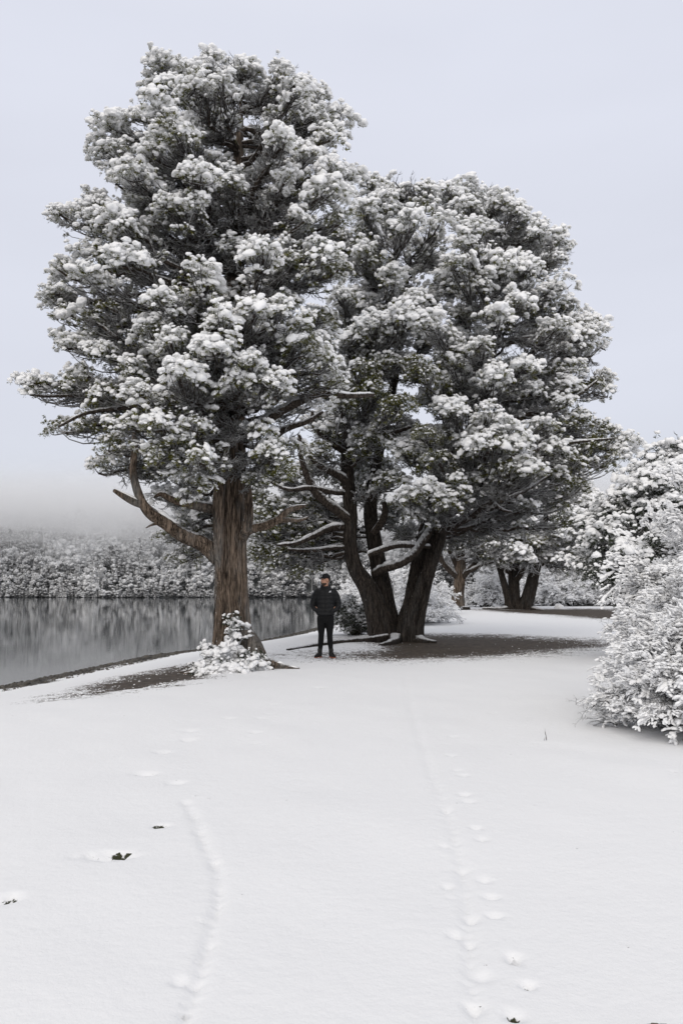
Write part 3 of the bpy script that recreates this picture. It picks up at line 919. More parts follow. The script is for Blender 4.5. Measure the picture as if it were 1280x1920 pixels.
def pxl(rows):
    """rows (px, py, d, radius_px) -> x,y,z,r in metres"""
    out = []
    for px, py, d, rp in rows:
        p = unp(px, py, d); out.append([*p, rp * d / F])
    return out
def limb(root, origin, rows, n=28, sides=16, seed=1.0, mat=None, amp=.10, snow=True, name='limb', W=None):
    W = W or pxl(rows)
    mb = MB(); P = furrowed(mb, W, n, sides, amp=amp, seed=seed, kang=2.0, kz=2.0)
    ob = mb.build(name, mat or M_LIMB, root, origin=origin)
    if snow:
        # a ridge of snow lying along the top of the limb
        rng = np.random.default_rng(int(seed * 10) + 5)
        Q = polyline(W, n * 3)
        T = norm(np.gradient(Q[:, :3], axis=0))
        flatness = 1 - np.abs(T[:, 2])
        nn = noise3(np.stack([Q[:, 0] * 5, Q[:, 1] * 5, Q[:, 2] * 5 + seed], -1))
        gap = smooth(.30, .46, noise3(np.stack([Q[:, 0] * 2.3, Q[:, 1] * 2.3, Q[:, 2] * 2.3 + seed * 3], -1)))
        r = Q[:, 3] * .66 * smooth(.15, .6, flatness) * (.35 + .9 * nn) * gap
        r[:2] *= .3; r[-2:] *= .3
        side = norm(np.cross(np.cross(T, [0, 0, 1.0]), T))
        side *= np.sign(side[:, 2:3])
        c = Q[:, :3] + side * (Q[:, 3] * .78)[:, None]
        s = MB(); tubes(s, c[None], np.maximum(r, .004)[None], 7)
        s.build('snow_ridge', M_SNOW, ob, origin=origin)
    return ob

# ------------------------------------------------------------------ TREE 1: tall cypress at the lake side
def lerp_tab(tab, y):
    t = np.array(tab, float)
    return np.interp(y, t[:, 0], t[:, 1]), np.interp(y, t[:, 0], t[:, 2])
def fill_boughs(crown, outline, d, semi, keys, n_fill, r_px, seed, y0, y1, min_gap, snow_f=.75, margin=.0, depth=(-.45, .9)):
    rng = np.random.default_rng(seed)
    def depth_of(px, py, f):
        l, r = lerp_tab(outline, py)
        u = np.clip((px - (l + r) / 2) / max((r - l) / 2, 1), -1, 1)
        return d + f * semi * math.sqrt(max(0.05, 1 - u * u)) * min(1.0, (r - l) / 420 + .25)
    for row in keys:
        px, py, rp, s = row[:4]
        f = row[4] if len(row) > 4 else rng.uniform(-.95, -.6)
        dd = depth_of(px, py, f)
        crown.bough(unp(px, py, dd), rp * dd / F, s)
    got = []
    tries = 0
    while len(got) < n_fill and tries < 20000:
        tries += 1
        py = rng.uniform(y0, y1); l, r = lerp_tab(outline, py)
        if r - l < 2 * r_px: continue
        px = rng.uniform(l + r_px * .8, r - r_px * .8)
        f = rng.uniform(*depth)
        if any((px - a) ** 2 + (py - b) ** 2 + ((f - c) * 130) ** 2 < min_gap ** 2 for a, b, c in got): continue
        got.append((px, py, f))
        dd = depth_of(px, py, f)
        rp = r_px * rng.uniform(.75, 1.2)
        crown.bough(unp(px, py, dd), rp * dd / F, snow_f * rng.uniform(.6, 1.15) * (1.0 if f < 0 else .8))

D1 = 15.5
def tree_one():
    base = unp(432, 1243, D1); base[2] = gz(base[0], base[1])
    root = empty('cypress_tree', base, 'tallest snow laden cypress with thick single trunk beside the lake', 'tree', 'cypress trees on the bank')
    b0 = list(base)
    trunk_rows = [[b0[0], b0[1], b0[2] - .35, .44]] + pxl([(434, 1225, D1, 31.5), (433, 1150, D1, 28.5), (432, 1050, D1, 27), (433, 950, D1, 27), (434, 860, D1, 27.5), (433, 790, D1, 27),
                  (437, 700, D1, 24), (442, 560, D1, 19), (440, 420, D1, 14), (446, 310, D1, 9), (450, 240, D1, 6), (452, 190, D1, 2)])
    mb = MB()
    P = furrowed(mb, trunk_rows, 300, 110, flare=[(PI - .25, .4, .55, .55), (PI * .5, .35, .25, .6), (.2, .35, .22, .6), (PI * .75, .2, .14, 1.0), (PI * .33, .18, .12, 1.1)], amp=.13, seed=3.0, kang=4.6, kz=.30)
    mb.build('trunk', M_TRUNK1, root, origin=base)
    # a slimmer grey stem grown against the trunk
    limb(root, base, [(414, 1120, D1 - .2, 5), (411, 1060, D1 - .28, 8), (409, 1000, D1 - .34, 10.5), (410, 930, D1 - .36, 11), (418, 860, D1 - .4, 10), (416, 800, D1 - .45, 9.5), (414, 760, D1 - .5, 7), (410, 720, D1 - .6, 5), (420, 680, D1 - .7, 3)], 60, 26, 2.0, M_TRUNK1, .12, False, 'side_stem')
    limb(root, base, [(455, 1010, D1 - .2, 9), (463, 990, D1 - .36, 9), (466, 950, D1 - .36, 8), (462, 900, D1 - .36, 6), (452, 870, D1 - .34, 3)], 40, 20, 4.0, M_TRUNK1, .12, False, 'side_stem')
    L = lambda rows, s, m=None, sn=True: limb(root, base, rows, 34, 16, s, m or M_TRUNK1, .14, sn)
    L([(410, 1046, D1 - .1, 17), (380, 1018, D1 - .3, 15), (345, 1003, D1 - .4, 13.5), (312, 980, D1 - .5, 12), (285, 962, D1 - .55, 11), (268, 942, D1 - .6, 8.5), (256, 910, D1 - .6, 7.5), (251, 880, D1 - .6, 7), (254, 845, D1 - .55, 6), (252, 800, D1 - .5, 4)], 5.0)
    L([(270, 948, D1 - .6, 6.5), (250, 940, D1 - .65, 6.5), (232, 930, D1 - .7, 5.5), (214, 919, D1 - .75, 3.5)], 6.0)
    L([(312, 984, D1 - .5, 5), (296, 981, D1 - .55, 4), (283, 985, D1 - .6, 2), (274, 990, D1 - .6, 1)], 6.5)
    L([(408, 957, D1 - .1, 10), (380, 951, D1 - .3, 9), (345, 944, D1 - .45, 8), (318, 935, D1 - .5, 6), (303, 927, D1 - .55, 4.5), (290, 932, D1 - .55, 2)], 7.0)
    L([(455, 1006, D1 - .2, 8), (472, 992, D1 - .35, 8.5), (500, 985, D1 - .4, 8), (522, 974, D1 - .45, 7), (540, 958, D1 - .45, 6), (556, 952, D1 - .45, 5), (575, 948, D1 - .4, 2)], 8.0)
    L([(515, 978, D1 - .45, 4.5), (540, 975, D1 - .5, 4), (560, 976, D1 - .5, 3), (578, 970, D1 - .5, 1.5)], 9.0)
    L([(450, 832, D1, 13), (480, 802, D1 - .1, 11.5), (520, 775, D1 - .1, 10), (560, 752, D1, 9), (598, 738, D1 + .2, 8), (650, 742, D1 + .4, 6), (700, 740, D1 + .7, 4)], 10.0, M_LIMB)
    L([(500, 848, D1 + .1, 7), (520, 815, D1, 7), (545, 800, D1 - .1, 6), (575, 790, D1 - .1, 5), (605, 772, D1, 3)], 11.0, M_LIMB)
    L([(425, 745, D1 - .1, 10), (390, 752, D1 - .3, 9), (330, 750, D1 - .5, 8), (280, 757, D1 - .6, 6.5), (220, 765, D1 - .6, 5), (160, 775, D1 - .5, 3.5), (110, 800, D1 - .5, 2)], 12.0, M_LIMB)
    L([(430, 560, D1, 9), (390, 545, D1 - .4, 8), (340, 535, D1 - .7, 7), (290, 520, D1 - .9, 5), (230, 500, D1 - 1, 3)], 13.0, M_LIMB)
    # roots
    for i, rows in enumerate([[(448, 1185, D1 - .12, 19), (468, 1207, D1 - .25, 17), (490, 1222, D1 - .4, 14), (512, 1231, D1 - .55, 11), (535, 1238, D1 - .7, 7), (560, 1243, D1 - .85, 3)],
                              [(448, 1228, D1 - .4, 13), (470, 1240, D1 - .75, 11), (492, 1246, D1 - .9, 8), (512, 1252, D1 - 1.0, 5)],
                              [(440, 1230, D1 - .4, 13), (442, 1256, D1 - .9, 10), (452, 1266, D1 - 1.2, 7), (470, 1274, D1 - 1.3, 4)],
                              [(422, 1228, D1 - .35, 13), (405, 1255, D1 - .8, 11), (392, 1272, D1 - 1.1, 9), (388, 1283, D1 - 1.2, 6)],
                              [(408, 1222, D1 - .1, 12), (392, 1245, D1 - .4, 9), (374, 1258, D1 - .6, 7), (352, 1266, D1 - .7, 5), (336, 1272, D1 - .7, 3)],
                              [(400, 1240, D1 - .4, 8), (380, 1262, D1 - .8, 6), (362, 1272, D1 - 1.0, 4), (345, 1280, D1 - 1.0, 3)]]):
        W = pxl(rows)
        for j, w in enumerate(W):
            if j > (1 if i == 0 else 0): w[2] = gz(w[0], w[1]) + w[3] * (1.1 - 1.5 * j / (len(W) - 1))
        limb(root, base, rows, 26, 14, 20.0 + i, M_TRUNK1, .3, True, 'root', W)
    outline = [(100, 320, 480), (130, 270, 560), (180, 270, 625), (240, 185, 655), (300, 180, 650), (345, 185, 668), (400, 100, 665), (450, 105, 650), (520, 80, 650), (580, 80, 650), (640, 100, 640), (700, 60, 640),
               (750, 70, 635), (800, 90, 600), (850, 150, 560), (900, 170, 550), (950, 290, 500), (1050, 300, 420)]
    cr = Crown(101, [P], base[2] + 4.8, pad=.142, twigs=9, density=.92, twig_r=.014)
    s = 1.0
    keys = [(328, 132, 38, s, -.3), (372, 168, 42, .45), (300, 165, 30, s, -.2), (462, 136, 32, .5, -.2), (415, 165, 30, .8), (525, 145, 34, s, -.3), (560, 175, 34, s), (592, 195, 36, s, -.3), (630, 228, 32, .8, -.1), (620, 265, 30, .6),
            (203, 240, 24, s, -.1), (200, 285, 30, .9, -.1), (215, 320, 28, .9, -.1), (257, 224, 30, s, -.3), (305, 208, 34, s), (325, 262, 42, .4), (280, 285, 34, .9), (250, 330, 36, .8), (530, 262, 30, s), (569, 305, 32, .9), (536, 335, 26, s), (610, 320, 32, .6), (645, 330, 26, .5, -.2),
            (365, 335, 34, s), (432, 346, 26, .8), (312, 392, 34, s), (362, 392, 36, s), (614, 366, 40, 1.1, -1), (628, 415, 34, .3, -.9), (558, 412, 30, s), (115, 408, 26, .9, 0), (150, 400, 26, .9, 0), (185, 396, 32, .9, -.2), (225, 420, 34, .9), (492, 472, 36, s, -1), (602, 478, 44, 1.1, -1), (628, 505, 26, .3, -.9), (545, 500, 34, .9),
            (180, 466, 36, s, -.3), (246, 492, 36, s), (118, 505, 32, s, -.05), (100, 550, 26, s, 0), (180, 528, 34, .9), (372, 520, 38, s), (350, 575, 30, .8), (300, 560, 32, .7), (120, 590, 24, .8, 0), (165, 600, 26, .7, -.2),
            (383, 545, 36, s), (476, 588, 40, 1.1, -1), (520, 585, 30, 1.1, -1), (415, 610, 36, s, -1), (284, 622, 38, s), (328, 640, 36, s, -.9), (405, 655, 46, 1.1, -1.05), (340, 712, 42, 1.1, -1.05), (470, 684, 38, 1.1, -1.05), (495, 712, 34, 1.1, -1.05), (522, 738, 28, .8, -1), (440, 720, 34, .9, -.9),
            (574, 662, 36, s, -.9), (608, 686, 34, s, -.9), (625, 720, 26, .7, -.8), (560, 620, 32, .9), (500, 640, 34, .8), (45, 712, 22, .9, 0), (82, 720, 28, .9, 0), (60, 735, 20, .8, 0), (125, 735, 22, .8, 0), (160, 708, 30, .9, -.2), (198, 664, 32, s, -.3), (240, 690, 34, .9), (265, 735, 32, .8), (205, 735, 32, .8, -.3),
            (120, 803, 26, .8, 0), (165, 800, 28, .8, -.1), (208, 842, 34, .8, -.2), (186, 876, 26, .7, 0), (240, 800, 32, .8), (290, 800, 34, .7), (250, 880, 28, .6, .1), (300, 860, 34, .5), (377, 862, 30, .8, -.9), (355, 905, 32, .7, -.5), (330, 830, 34, .7), (365, 800, 30, .8), (320, 935, 28, .4, .4), (345, 980, 32, .45, .5), (315, 1005, 26, .4, .6), (368, 1020, 30, .6, .5), (340, 1045, 22, .5, .5), (380, 960, 28, .4, .6),
            (508, 852, 30, .8, -.9), (525, 885, 26, .2, -.9), (490, 810, 26, .6, -.8), (548, 845, 22, .6, -.6), (480, 900, 24, .2, -.3)]
    fill_boughs(cr, outline, D1, 2.6, keys, 80, 30, 5, 130, 760, 54, snow_f=.95, depth=(-.5, .75))
    cr.build(root, base)
tree_one()

# ------------------------------------------------------------------ TREE 2: many stemmed cypress on the bare earth patch
D2 = 24.0
def tree_two():
    base = unp(738, 1196, D2); base[2] = gz(base[0], base[1])
    root = empty('cypress_tree', base, 'dark cypress forking low into several leaning trunks on bare earth', 'tree', 'cypress trees on the bank')
    gzb = float(base[2])
    def stem(rows, n, na, seed, flare=None, amp=.12):
        mb = MB(); R = pxl(rows)
        for w in R: w[3] *= .86
        R[0][2] = gzb - .4
        P = furrowed(mb, R, n, na, flare, amp, seed, 3.6, .32)
        mb.build('trunk', M_TRUNK2, root, origin=base)
        return P
    Ps = []
    fl = [(a_, .3, .07, .5) for a_ in (0.3, 1.7, 3.0, 4.4, 5.5)]
    Ps.append(stem([(716, 1215, D2, 33), (713, 1185, D2, 29), (702, 1140, D2, 23), (686, 1100, D2 - .05, 18.5), (665, 1065, D2 - .1, 15.5), (655, 1020, D2 - .1, 14), (657, 970, D2 - .1, 13), (652, 900, D2, 12), (650, 840, D2 + .1, 11), (662, 760, D2 + .2, 9), (690, 660, D2 + .3, 7), (705, 540, D2 + .3, 5), (715, 430, D2 + .3, 3), (715, 370, D2 + .3, 1.5)], 170, 70, 31.0, fl))
    Ps.append(stem([(726, 1215, D2 + .25, 30), (726, 1180, D2 + .25, 26), (720, 1130, D2 + .35, 20), (710, 1070, D2 + .45, 17), (700, 1010, D2 + .5, 15), (694, 960, D2 + .6, 13.5), (700, 900, D2 + .7, 11), (720, 800, D2 + .8, 9), (745, 680, D2 + .9, 7), (760, 560, D2 + .9, 5), (770, 430, D2 + .9, 2.5)], 150, 60, 37.0))
    Ps.append(stem([(760, 1215, D2 + .1, 32), (763, 1180, D2 + .1, 27), (775, 1120, D2 + .2, 21), (787, 1050, D2 + .3, 17), (800, 990, D2 + .4, 15), (815, 930, D2 + .5, 13), (835, 830, D2 + .6, 11), (862, 730, D2 + .6, 9.5), (872, 650, D2 + .6, 8.5), (880, 560, D2 + .6, 7.5), (898, 470, D2 + .6, 5.5), (905, 400, D2 + .6, 2.5)], 170, 66, 41.0, fl))
    Ps.append(stem([(768, 1215, D2 - .2, 30), (772, 1180, D2 - .2, 25), (785, 1130, D2 - .2, 20), (803, 1070, D2 - .2, 17), (820, 1020, D2 - .2, 16), (830, 980, D2 - .2, 14), (842, 930, D2 - .1, 11), (860, 860, D2, 8), (890, 770, D2 + .1, 6), (930, 650, D2 + .1, 4), (960, 520, D2 + .1, 2)], 150, 66, 43.0))
    L = lambda rows, s, sn=True: limb(root, base, rows, 36, 14, s, M_LIMB if sn else M_TRUNK2, .12, sn)
    L([(660, 978, D2 - .15, 9), (630, 955, D2 - .3, 8.5), (600, 930, D2 - .4, 8), (580, 900, D2 - .4, 7), (566, 860, D2 - .4, 5), (558, 820, D2 - .3, 3)], 51)
    L([(655, 905, D2, 8), (630, 888, D2 - .3, 7), (600, 872, D2 - .5, 6.5), (575, 845, D2 - .5, 5), (560, 815, D2 - .5, 3)], 52)
    L([(655, 925, D2, 6), (620, 922, D2 - .3, 5.5), (580, 915, D2 - .5, 5), (540, 918, D2 - .6, 3.5), (500, 900, D2 - .6, 2)], 53)
    L([(655, 988, D2, 7), (620, 990, D2 - .3, 6.5), (590, 1003, D2 - .6, 6), (555, 1018, D2 - .8, 4.5), (520, 1022, D2 - .9, 3)], 54)
    L([(660, 1025, D2, 5), (620, 1028, D2 - .3, 4.5), (580, 1032, D2 - .5, 4), (540, 1030, D2 - .6, 2.5)], 55)
    L([(704, 1075, D2 + .2, 8.5), (725, 1064, D2 - .3, 8.5), (750, 1056, D2 - .5, 8.5), (772, 1042, D2 - .6, 8), (792, 1015, D2 - .5, 8), (810, 988, D2 - .35, 7.5)], 56)
    L([(690, 1040, D2 - .4, 5), (712, 1032, D2 - .5, 6), (740, 1023, D2 - .6, 6), (770, 1022, D2 - .55, 5.5), (806, 1025, D2 - .3, 4)], 57)
    L([(836, 985, D2 - .2, 8.5), (860, 978, D2 - .4, 8), (885, 965, D2 - .6, 7.5), (905, 950, D2 - .7, 6.5), (940, 940, D2 - .8, 5), (985, 920, D2 - .8, 3.5), (1030, 890, D2 - .7, 2)], 58)
    L([(845, 930, D2 - .1, 7.5), (880, 908, D2 - .5, 7), (920, 912, D2 - .8, 6), (960, 905, D2 - .9, 4.5), (1000, 895, D2 - .9, 3)], 59)
    L([(905, 908, D2 - .7, 5), (918, 935, D2 - .9, 4.5), (940, 955, D2 - 1, 3.5), (960, 960, D2 - 1, 2)], 60)
    L([(860, 850, D2, 7), (920, 805, D2 - .3, 7), (980, 780, D2 - .5, 6.5), (1040, 768, D2 - .6, 5), (1090, 735, D2 - .5, 3.5), (1120, 712, D2 - .4, 2)], 61)
    L([(845, 880, D2 + .1, 6), (920, 862, D2 - .3, 5.5), (1000, 845, D2 - .6, 4.5), (1070, 830, D2 - .7, 3.5), (1150, 822, D2 - .6, 2)], 62)
    L([(868, 690, D2 + .6, 7), (900, 660, D2 + .3, 6), (950, 640, D2, 5), (1010, 632, D2 - .2, 3.5), (1080, 640, D2 - .2, 2)], 63)
    L([(875, 610, D2 + .6, 6), (905, 570, D2 + .2, 5.5), (940, 545, D2 - .1, 5), (990, 520, D2 - .2, 3.5), (1040, 490, D2 - .2, 2)], 64)
    L([(700, 1000, D2 + .4, 7), (715, 980, D2 + .2, 7), (722, 960, D2 + .1, 6), (720, 940, D2, 4)], 65)
    L([(650, 850, D2, 7), (620, 830, D2 - .3, 6), (590, 800, D2 - .5, 5), (585, 770, D2 - .5, 3)], 66)
    L([(655, 835, D2, 6), (690, 815, D2 - .4, 5.5), (730, 812, D2 - .6, 4.5), (770, 800, D2 - .7, 3)], 67)
    for i, rows in enumerate([[(720, 1190, D2 - .3, 12), (690, 1197, D2 - .8, 8), (660, 1204, D2 - 1.3, 6), (630, 1211, D2 - 2, 5), (590, 1221, D2 - 3, 4), (540, 1229, D2 - 4.6, 3)],
                              [(740, 1192, D2 - .4, 12), (738, 1204, D2 - 1.0, 8), (725, 1212, D2 - 1.8, 6), (712, 1219, D2 - 2.6, 3)],
                              [(780, 1190, D2 - .3, 12), (795, 1200, D2 - .8, 7), (815, 1204, D2 - 1.2, 4)],
                              [(700, 1190, D2, 9), (675, 1194, D2 - .4, 6), (655, 1197, D2 - .7, 5), (640, 1199, D2 - .9, 3)]]):
        W = pxl(rows)
        for w in W: w[2] = gz(w[0], w[1]) + w[3] * .25
        mb = MB(); furrowed(mb, W, 30, 12, amp=.25, seed=70.0 + i, kang=2, kz=2)
        mb.build('root', M_TRUNK2, root, origin=base)
    outline = [(325, 690, 740), (345, 680, 860), (375, 640, 960), (400, 620, 990), (440, 600, 1055), (490, 590, 1075), (560, 585, 1070), (600, 580, 1135), (660, 575, 1145), (700, 570, 1125), (740, 560, 1155), (790, 560, 1150), (820, 555, 1185), (860, 550, 1180), (890, 540, 1120), (940, 520, 1110), (1000, 480, 1060), (1060, 470, 900)]
    cr = Crown(202, Ps, gzb + 3.2, pad=.185, twigs=8, density=.92, twig_r=.019)
    s = 1.0
    keys = [(700, 350, 28, s, -.2), (722, 380, 30, s, -.4), (688, 402, 30, .8), (690, 440, 26, .2), (676, 475, 30, .9), (700, 500, 24, .3), (735, 535, 30, .9), (760, 365, 24, .9, -.1), (800, 362, 28, s, -.2), (844, 362, 28, s, -.2), (880, 395, 26, .9, -.2), (932, 386, 28, s, -.2), (965, 402, 28, s, -.2), (888, 431, 32, s), (875, 461, 30, s), (820, 420, 30, .8), (770, 430, 30, .8), (1010, 442, 28, .9, -.1), (1047, 448, 22, .6, 0), (1060, 470, 18, .5, 0),
            (938, 502, 34, s), (988, 505, 32, s), (1042, 491, 26, .9, -.1), (1030, 546, 32, .9, -.3), (1062, 575, 22, s, 0), (1085, 610, 24, s, -.1), (1112, 620, 26, s, 0), (1134, 652, 16, .8, 0), (1095, 650, 24, .9, -.1), (1041, 617, 28, .8), (932, 596, 26, s), (965, 568, 32, .9), (900, 540, 30, .7), (850, 500, 30, .6),
            (801, 608, 34, 1.1, -1), (770, 600, 30, s, -.95), (740, 604, 30, s, -.9), (702, 618, 30, .9), (780, 568, 30, .9), (830, 640, 32, s), (850, 685, 30, .9), (830, 720, 28, .5), (640, 560, 30, .8), (600, 600, 28, .6), (660, 640, 30, .6), (926, 706, 32, 1.05, -.95), (900, 650, 24, .6), (985, 690, 26, .7), (855, 772, 32, s, -.95), (830, 760, 26, .7), (910, 788, 34, 1.05, -.95), (938, 815, 34, 1.05, -1), (915, 838, 34, 1.05, -1), (965, 848, 32, 1.05, -1), (992, 882, 34, 1.05, -1), (955, 880, 30, .9, -.95), (1036, 848, 28, .9, -.7), (880, 830, 28, .8),
            (1129, 712, 24, s, 0), (1140, 735, 20, .9, 0), (1100, 725, 24, .8, -.1), (1070, 700, 26, .8, -.2), (1129, 808, 26, s, 0), (1172, 832, 20, .9, 0), (1150, 850, 22, .8, 0), (1140, 874, 20, .6, 0), (1085, 870, 28, .9, -.2), (1100, 840, 26, .8, -.1), (1090, 790, 26, .8, -.1), (1050, 760, 26, .7, -.3), (1020, 800, 28, .7), (1045, 900, 28, .7, -.2), (1085, 920, 26, .6, 0), (1040, 940, 28, .6, .1), (1000, 950, 28, .6, 0), (1060, 980, 24, .5, .3),
            (790, 694, 38, .15, -.9), (746, 765, 38, .12, -.9), (801, 819, 34, .15, -.9), (700, 740, 34, .3), (720, 690, 32, .5), (680, 700, 32, .4), (640, 760, 30, .3), (700, 830, 34, .3, -.5), (760, 850, 34, .35, -.6), (820, 868, 30, .6, -.8), (600, 850, 28, .35, -.3), (620, 700, 30, .5),
            (800, 925, 34, .95, -.9), (835, 945, 28, .9, -.9), (770, 935, 28, .8, -.8), (860, 920, 28, .8, -.8), (740, 900, 30, .4, -.4), (700, 900, 28, .4, .3), (890, 900, 28, .8, -.6),
            (500, 960, 34, .15, .2), (540, 990, 36, .12, .1), (500, 1010, 34, .12, .2), (545, 1035, 32, .1, .1), (590, 1040, 28, .15, .3), (600, 1000, 30, .2, .5), (480, 1040, 26, .1, .2), (560, 940, 32, .2, .4), (520, 900, 32, .3, .4), (630, 1045, 22, .2, .6), (475, 930, 30, .2, .3), (620, 960, 28, .25, .8), (740, 960, 30, .3, .7), (760, 1000, 26, .3, .8), (640, 900, 30, .3, .7),
            (600, 800, 34, .25, .5), (640, 830, 34, .2, .6), (690, 800, 34, .2, .7), (730, 820, 34, .25, .6), (670, 870, 34, .2, .8), (720, 880, 32, .2, .8), (580, 880, 32, .2, .5), (650, 780, 34, .3, .6), (700, 760, 34, .3, .5), (760, 800, 34, .3, .6), (690, 930, 30, .2, .9),
            (520, 960, 40, .08, 0), (570, 1000, 40, .08, .1), (480, 990, 36, .08, .1), (530, 1045, 32, .06, 0), (605, 1030, 32, .08, .2), (560, 1050, 28, .06, .1), (500, 1050, 26, .06, .2), (640, 1010, 28, .1, .5), (590, 960, 36, .1, .3),
            (880, 990, 30, .5, .3), (930, 980, 30, .5, .3), (850, 1010, 24, .4, .6), (970, 990, 28, .5, .4)]
    fill_boughs(cr, outline, D2, 3.6, keys, 92, 27, 8, 360, 850, 48, snow_f=.9, depth=(-.35, .8))
    cr.build(root, base)
tree_two()

# ------------------------------------------------------------------ TREES 3 and 4 further along the bank
def tree_three():
    d = 50.0
    base = unp(858, 1143, d); base[2] = gz(base[0], base[1])
    root = empty('cypress_tree', base, 'short trunked cypress with pale forking limbs behind the leaning trunks', 'tree', 'cypress trees on the bank')
    R = pxl([(859, 1150, d, 15), (858, 1138, d, 12.5), (859, 1110, d, 11), (861, 1085, d, 11), (862, 1060, d, 10), (862, 1010, d, 7), (862, 940, d, 5), (862, 860, d, 2)])
    R[0][2] = base[2] - .3
    mb = MB(); P = furrowed(mb, R, 90, 40, [(a_, .4, .18, .5) for a_ in (.4, 2, 3.4, 5)], .08, 81.0, 3.2, .4)
    mb.build('trunk', M_TRUNK1, root, origin=base)
    L = lambda rows, s: limb(root, base, rows, 26, 10, s, M_LIMB, .12, True)
    L([(860, 1085, d, 7), (842, 1068, d - .3, 6.5), (828, 1052, d - .5, 5.5), (822, 1030, d - .5, 4)], 82)
    L([(864, 1085, d, 7), (880, 1066, d - .3, 6), (895, 1045, d - .4, 5), (905, 1020, d - .4, 3.5)], 83)
    L([(866, 1075, d, 4.5), (885, 1068, d - .6, 4), (905, 1058, d - .8, 3), (925, 1054, d - 1, 1.5)], 84)
    L([(860, 1070, d, 5), (848, 1045, d - .2, 4.5), (838, 1020, d - .2, 3.5), (834, 995, d - .2, 2)], 85)
    outline = [(850, 800, 940), (900, 800, 950), (960, 790, 960), (1010, 790, 950), (1050, 810, 930)]
    cr = Crown(303, [P], base[2] + 2.8, pad=.34, twigs=5, twig_r=.03, density=1.0)
    keys = [(840, 1020, 20, .5), (880, 1010, 20, .6), (910, 1030, 18, .7), (860, 985, 22, .6), (900, 985, 22, .6), (820, 990, 20, .5), (930, 1010, 18, .6), (925, 1045, 10, .8)]
    fill_boughs(cr, outline, d, 3.4, keys, 22, 24, 9, 860, 1015, 44, .7)
    cr.build(root, base)
tree_three()
def tree_four():
    d = 50.0
    base = unp(972, 1141, d); base[2] = gz(base[0], base[1])
    root = empty('cypress_tree', base, 'three stemmed cypress standing before the white thicket', 'tree', 'cypress trees on the bank')
    Ps = []
    for i, rows in enumerate([[(964, 1152, d, 16), (963, 1136, d, 12.5), (963, 1105, d, 10), (963, 1075, d, 9.5), (966, 1050, d, 8.5), (972, 1000, d, 6), (980, 920, d, 4), (985, 850, d, 2)],
                              [(985, 1152, d - .2, 15), (985, 1136, d - .2, 12), (992, 1110, d - .2, 11), (999, 1080, d - .2, 10), (1005, 1050, d - .2, 9.5), (1015, 1010, d - .2, 6), (1030, 930, d - .2, 4), (1040, 870, d - .2, 2)],
                              [(956, 1150, d - .3, 9), (952, 1125, d - .3, 6.5), (946, 1100, d - .3, 6), (939, 1075, d - .3, 5.5), (933, 1055, d - .3, 4.5), (925, 1010, d - .3, 3), (915, 950, d - .3, 1.5)]]):
        R = pxl(rows); R[0][2] = base[2] - .3
        mb = MB(); Ps.append(furrowed(mb, R, 80, 36, [(a_, .4, .2, .5) for a_ in (.4, 2, 3.4, 5)], .08, 91.0 + i, 3.2, .4))
        mb.build('trunk', M_TRUNK2, root, origin=base)
    L = lambda rows, s: limb(root, base, rows, 26, 10, s, M_LIMB, .12, True)
    L([(964, 1090, d, 6), (974, 1078, d - .5, 5.5), (982, 1060, d - .7, 4.5), (988, 1040, d - .7, 3)], 95)
    L([(960, 1075, d, 5), (945, 1068, d - .3, 4.5), (930, 1060, d - .4, 3)], 96)
    L([(1006, 1058, d - .2, 5), (1025, 1054, d - .5, 4.5), (1045, 1050, d - .7, 3.5), (1065, 1040, d - .8, 2)], 97)
    for i, rows in enumerate([[(950, 1140, d - .3, 6), (930, 1144, d - .8, 4), (905, 1146, d - 1.2, 3)], [(995, 1138, d - .3, 6), (1008, 1143, d - .8, 4), (1018, 1146, d - 1.2, 2)]]):
        W = pxl(rows)
        for w in W: w[2] = gz(w[0], w[1]) + w[3] * .25
        mb = MB(); furrowed(mb, W, 22, 10, amp=.25, seed=98.0 + i, kang=2, kz=2); mb.build('root', M_LIMB, root, origin=base)
    outline = [(840, 930, 1080), (880, 900, 1125), (930, 890, 1130), (980, 890, 1120), (1040, 900, 1110), (1060, 920, 1080)]
    cr = Crown(404, Ps, base[2] + 2.8, pad=.34, twigs=5, twig_r=.03, density=1.0)
    keys = [(945, 1050, 14, .9, -.8), (970, 1035, 18, .8, -.9), (990, 1050, 14, .8, -.9), (1000, 1020, 20, .5), (1040, 1000, 22, .6), (1080, 975, 22, .8), (1100, 950, 22, .9, -.2), (1110, 930, 18, .9, 0), (1060, 1030, 20, .2, 0), (1090, 1025, 18, .3, 0), (1085, 1060, 12, .3, 0), (1100, 1000, 18, .6, 0), (930, 1020, 20, .5), (920, 985, 22, .6), (960, 990, 22, .6), (1025, 1045, 16, .6, -.4), (1055, 1055, 14, .2, 0)]
    fill_boughs(cr, outline, d, 3.8, keys, 26, 24, 10, 860, 1030, 44, .7)
    cr.build(root, base)
tree_four()

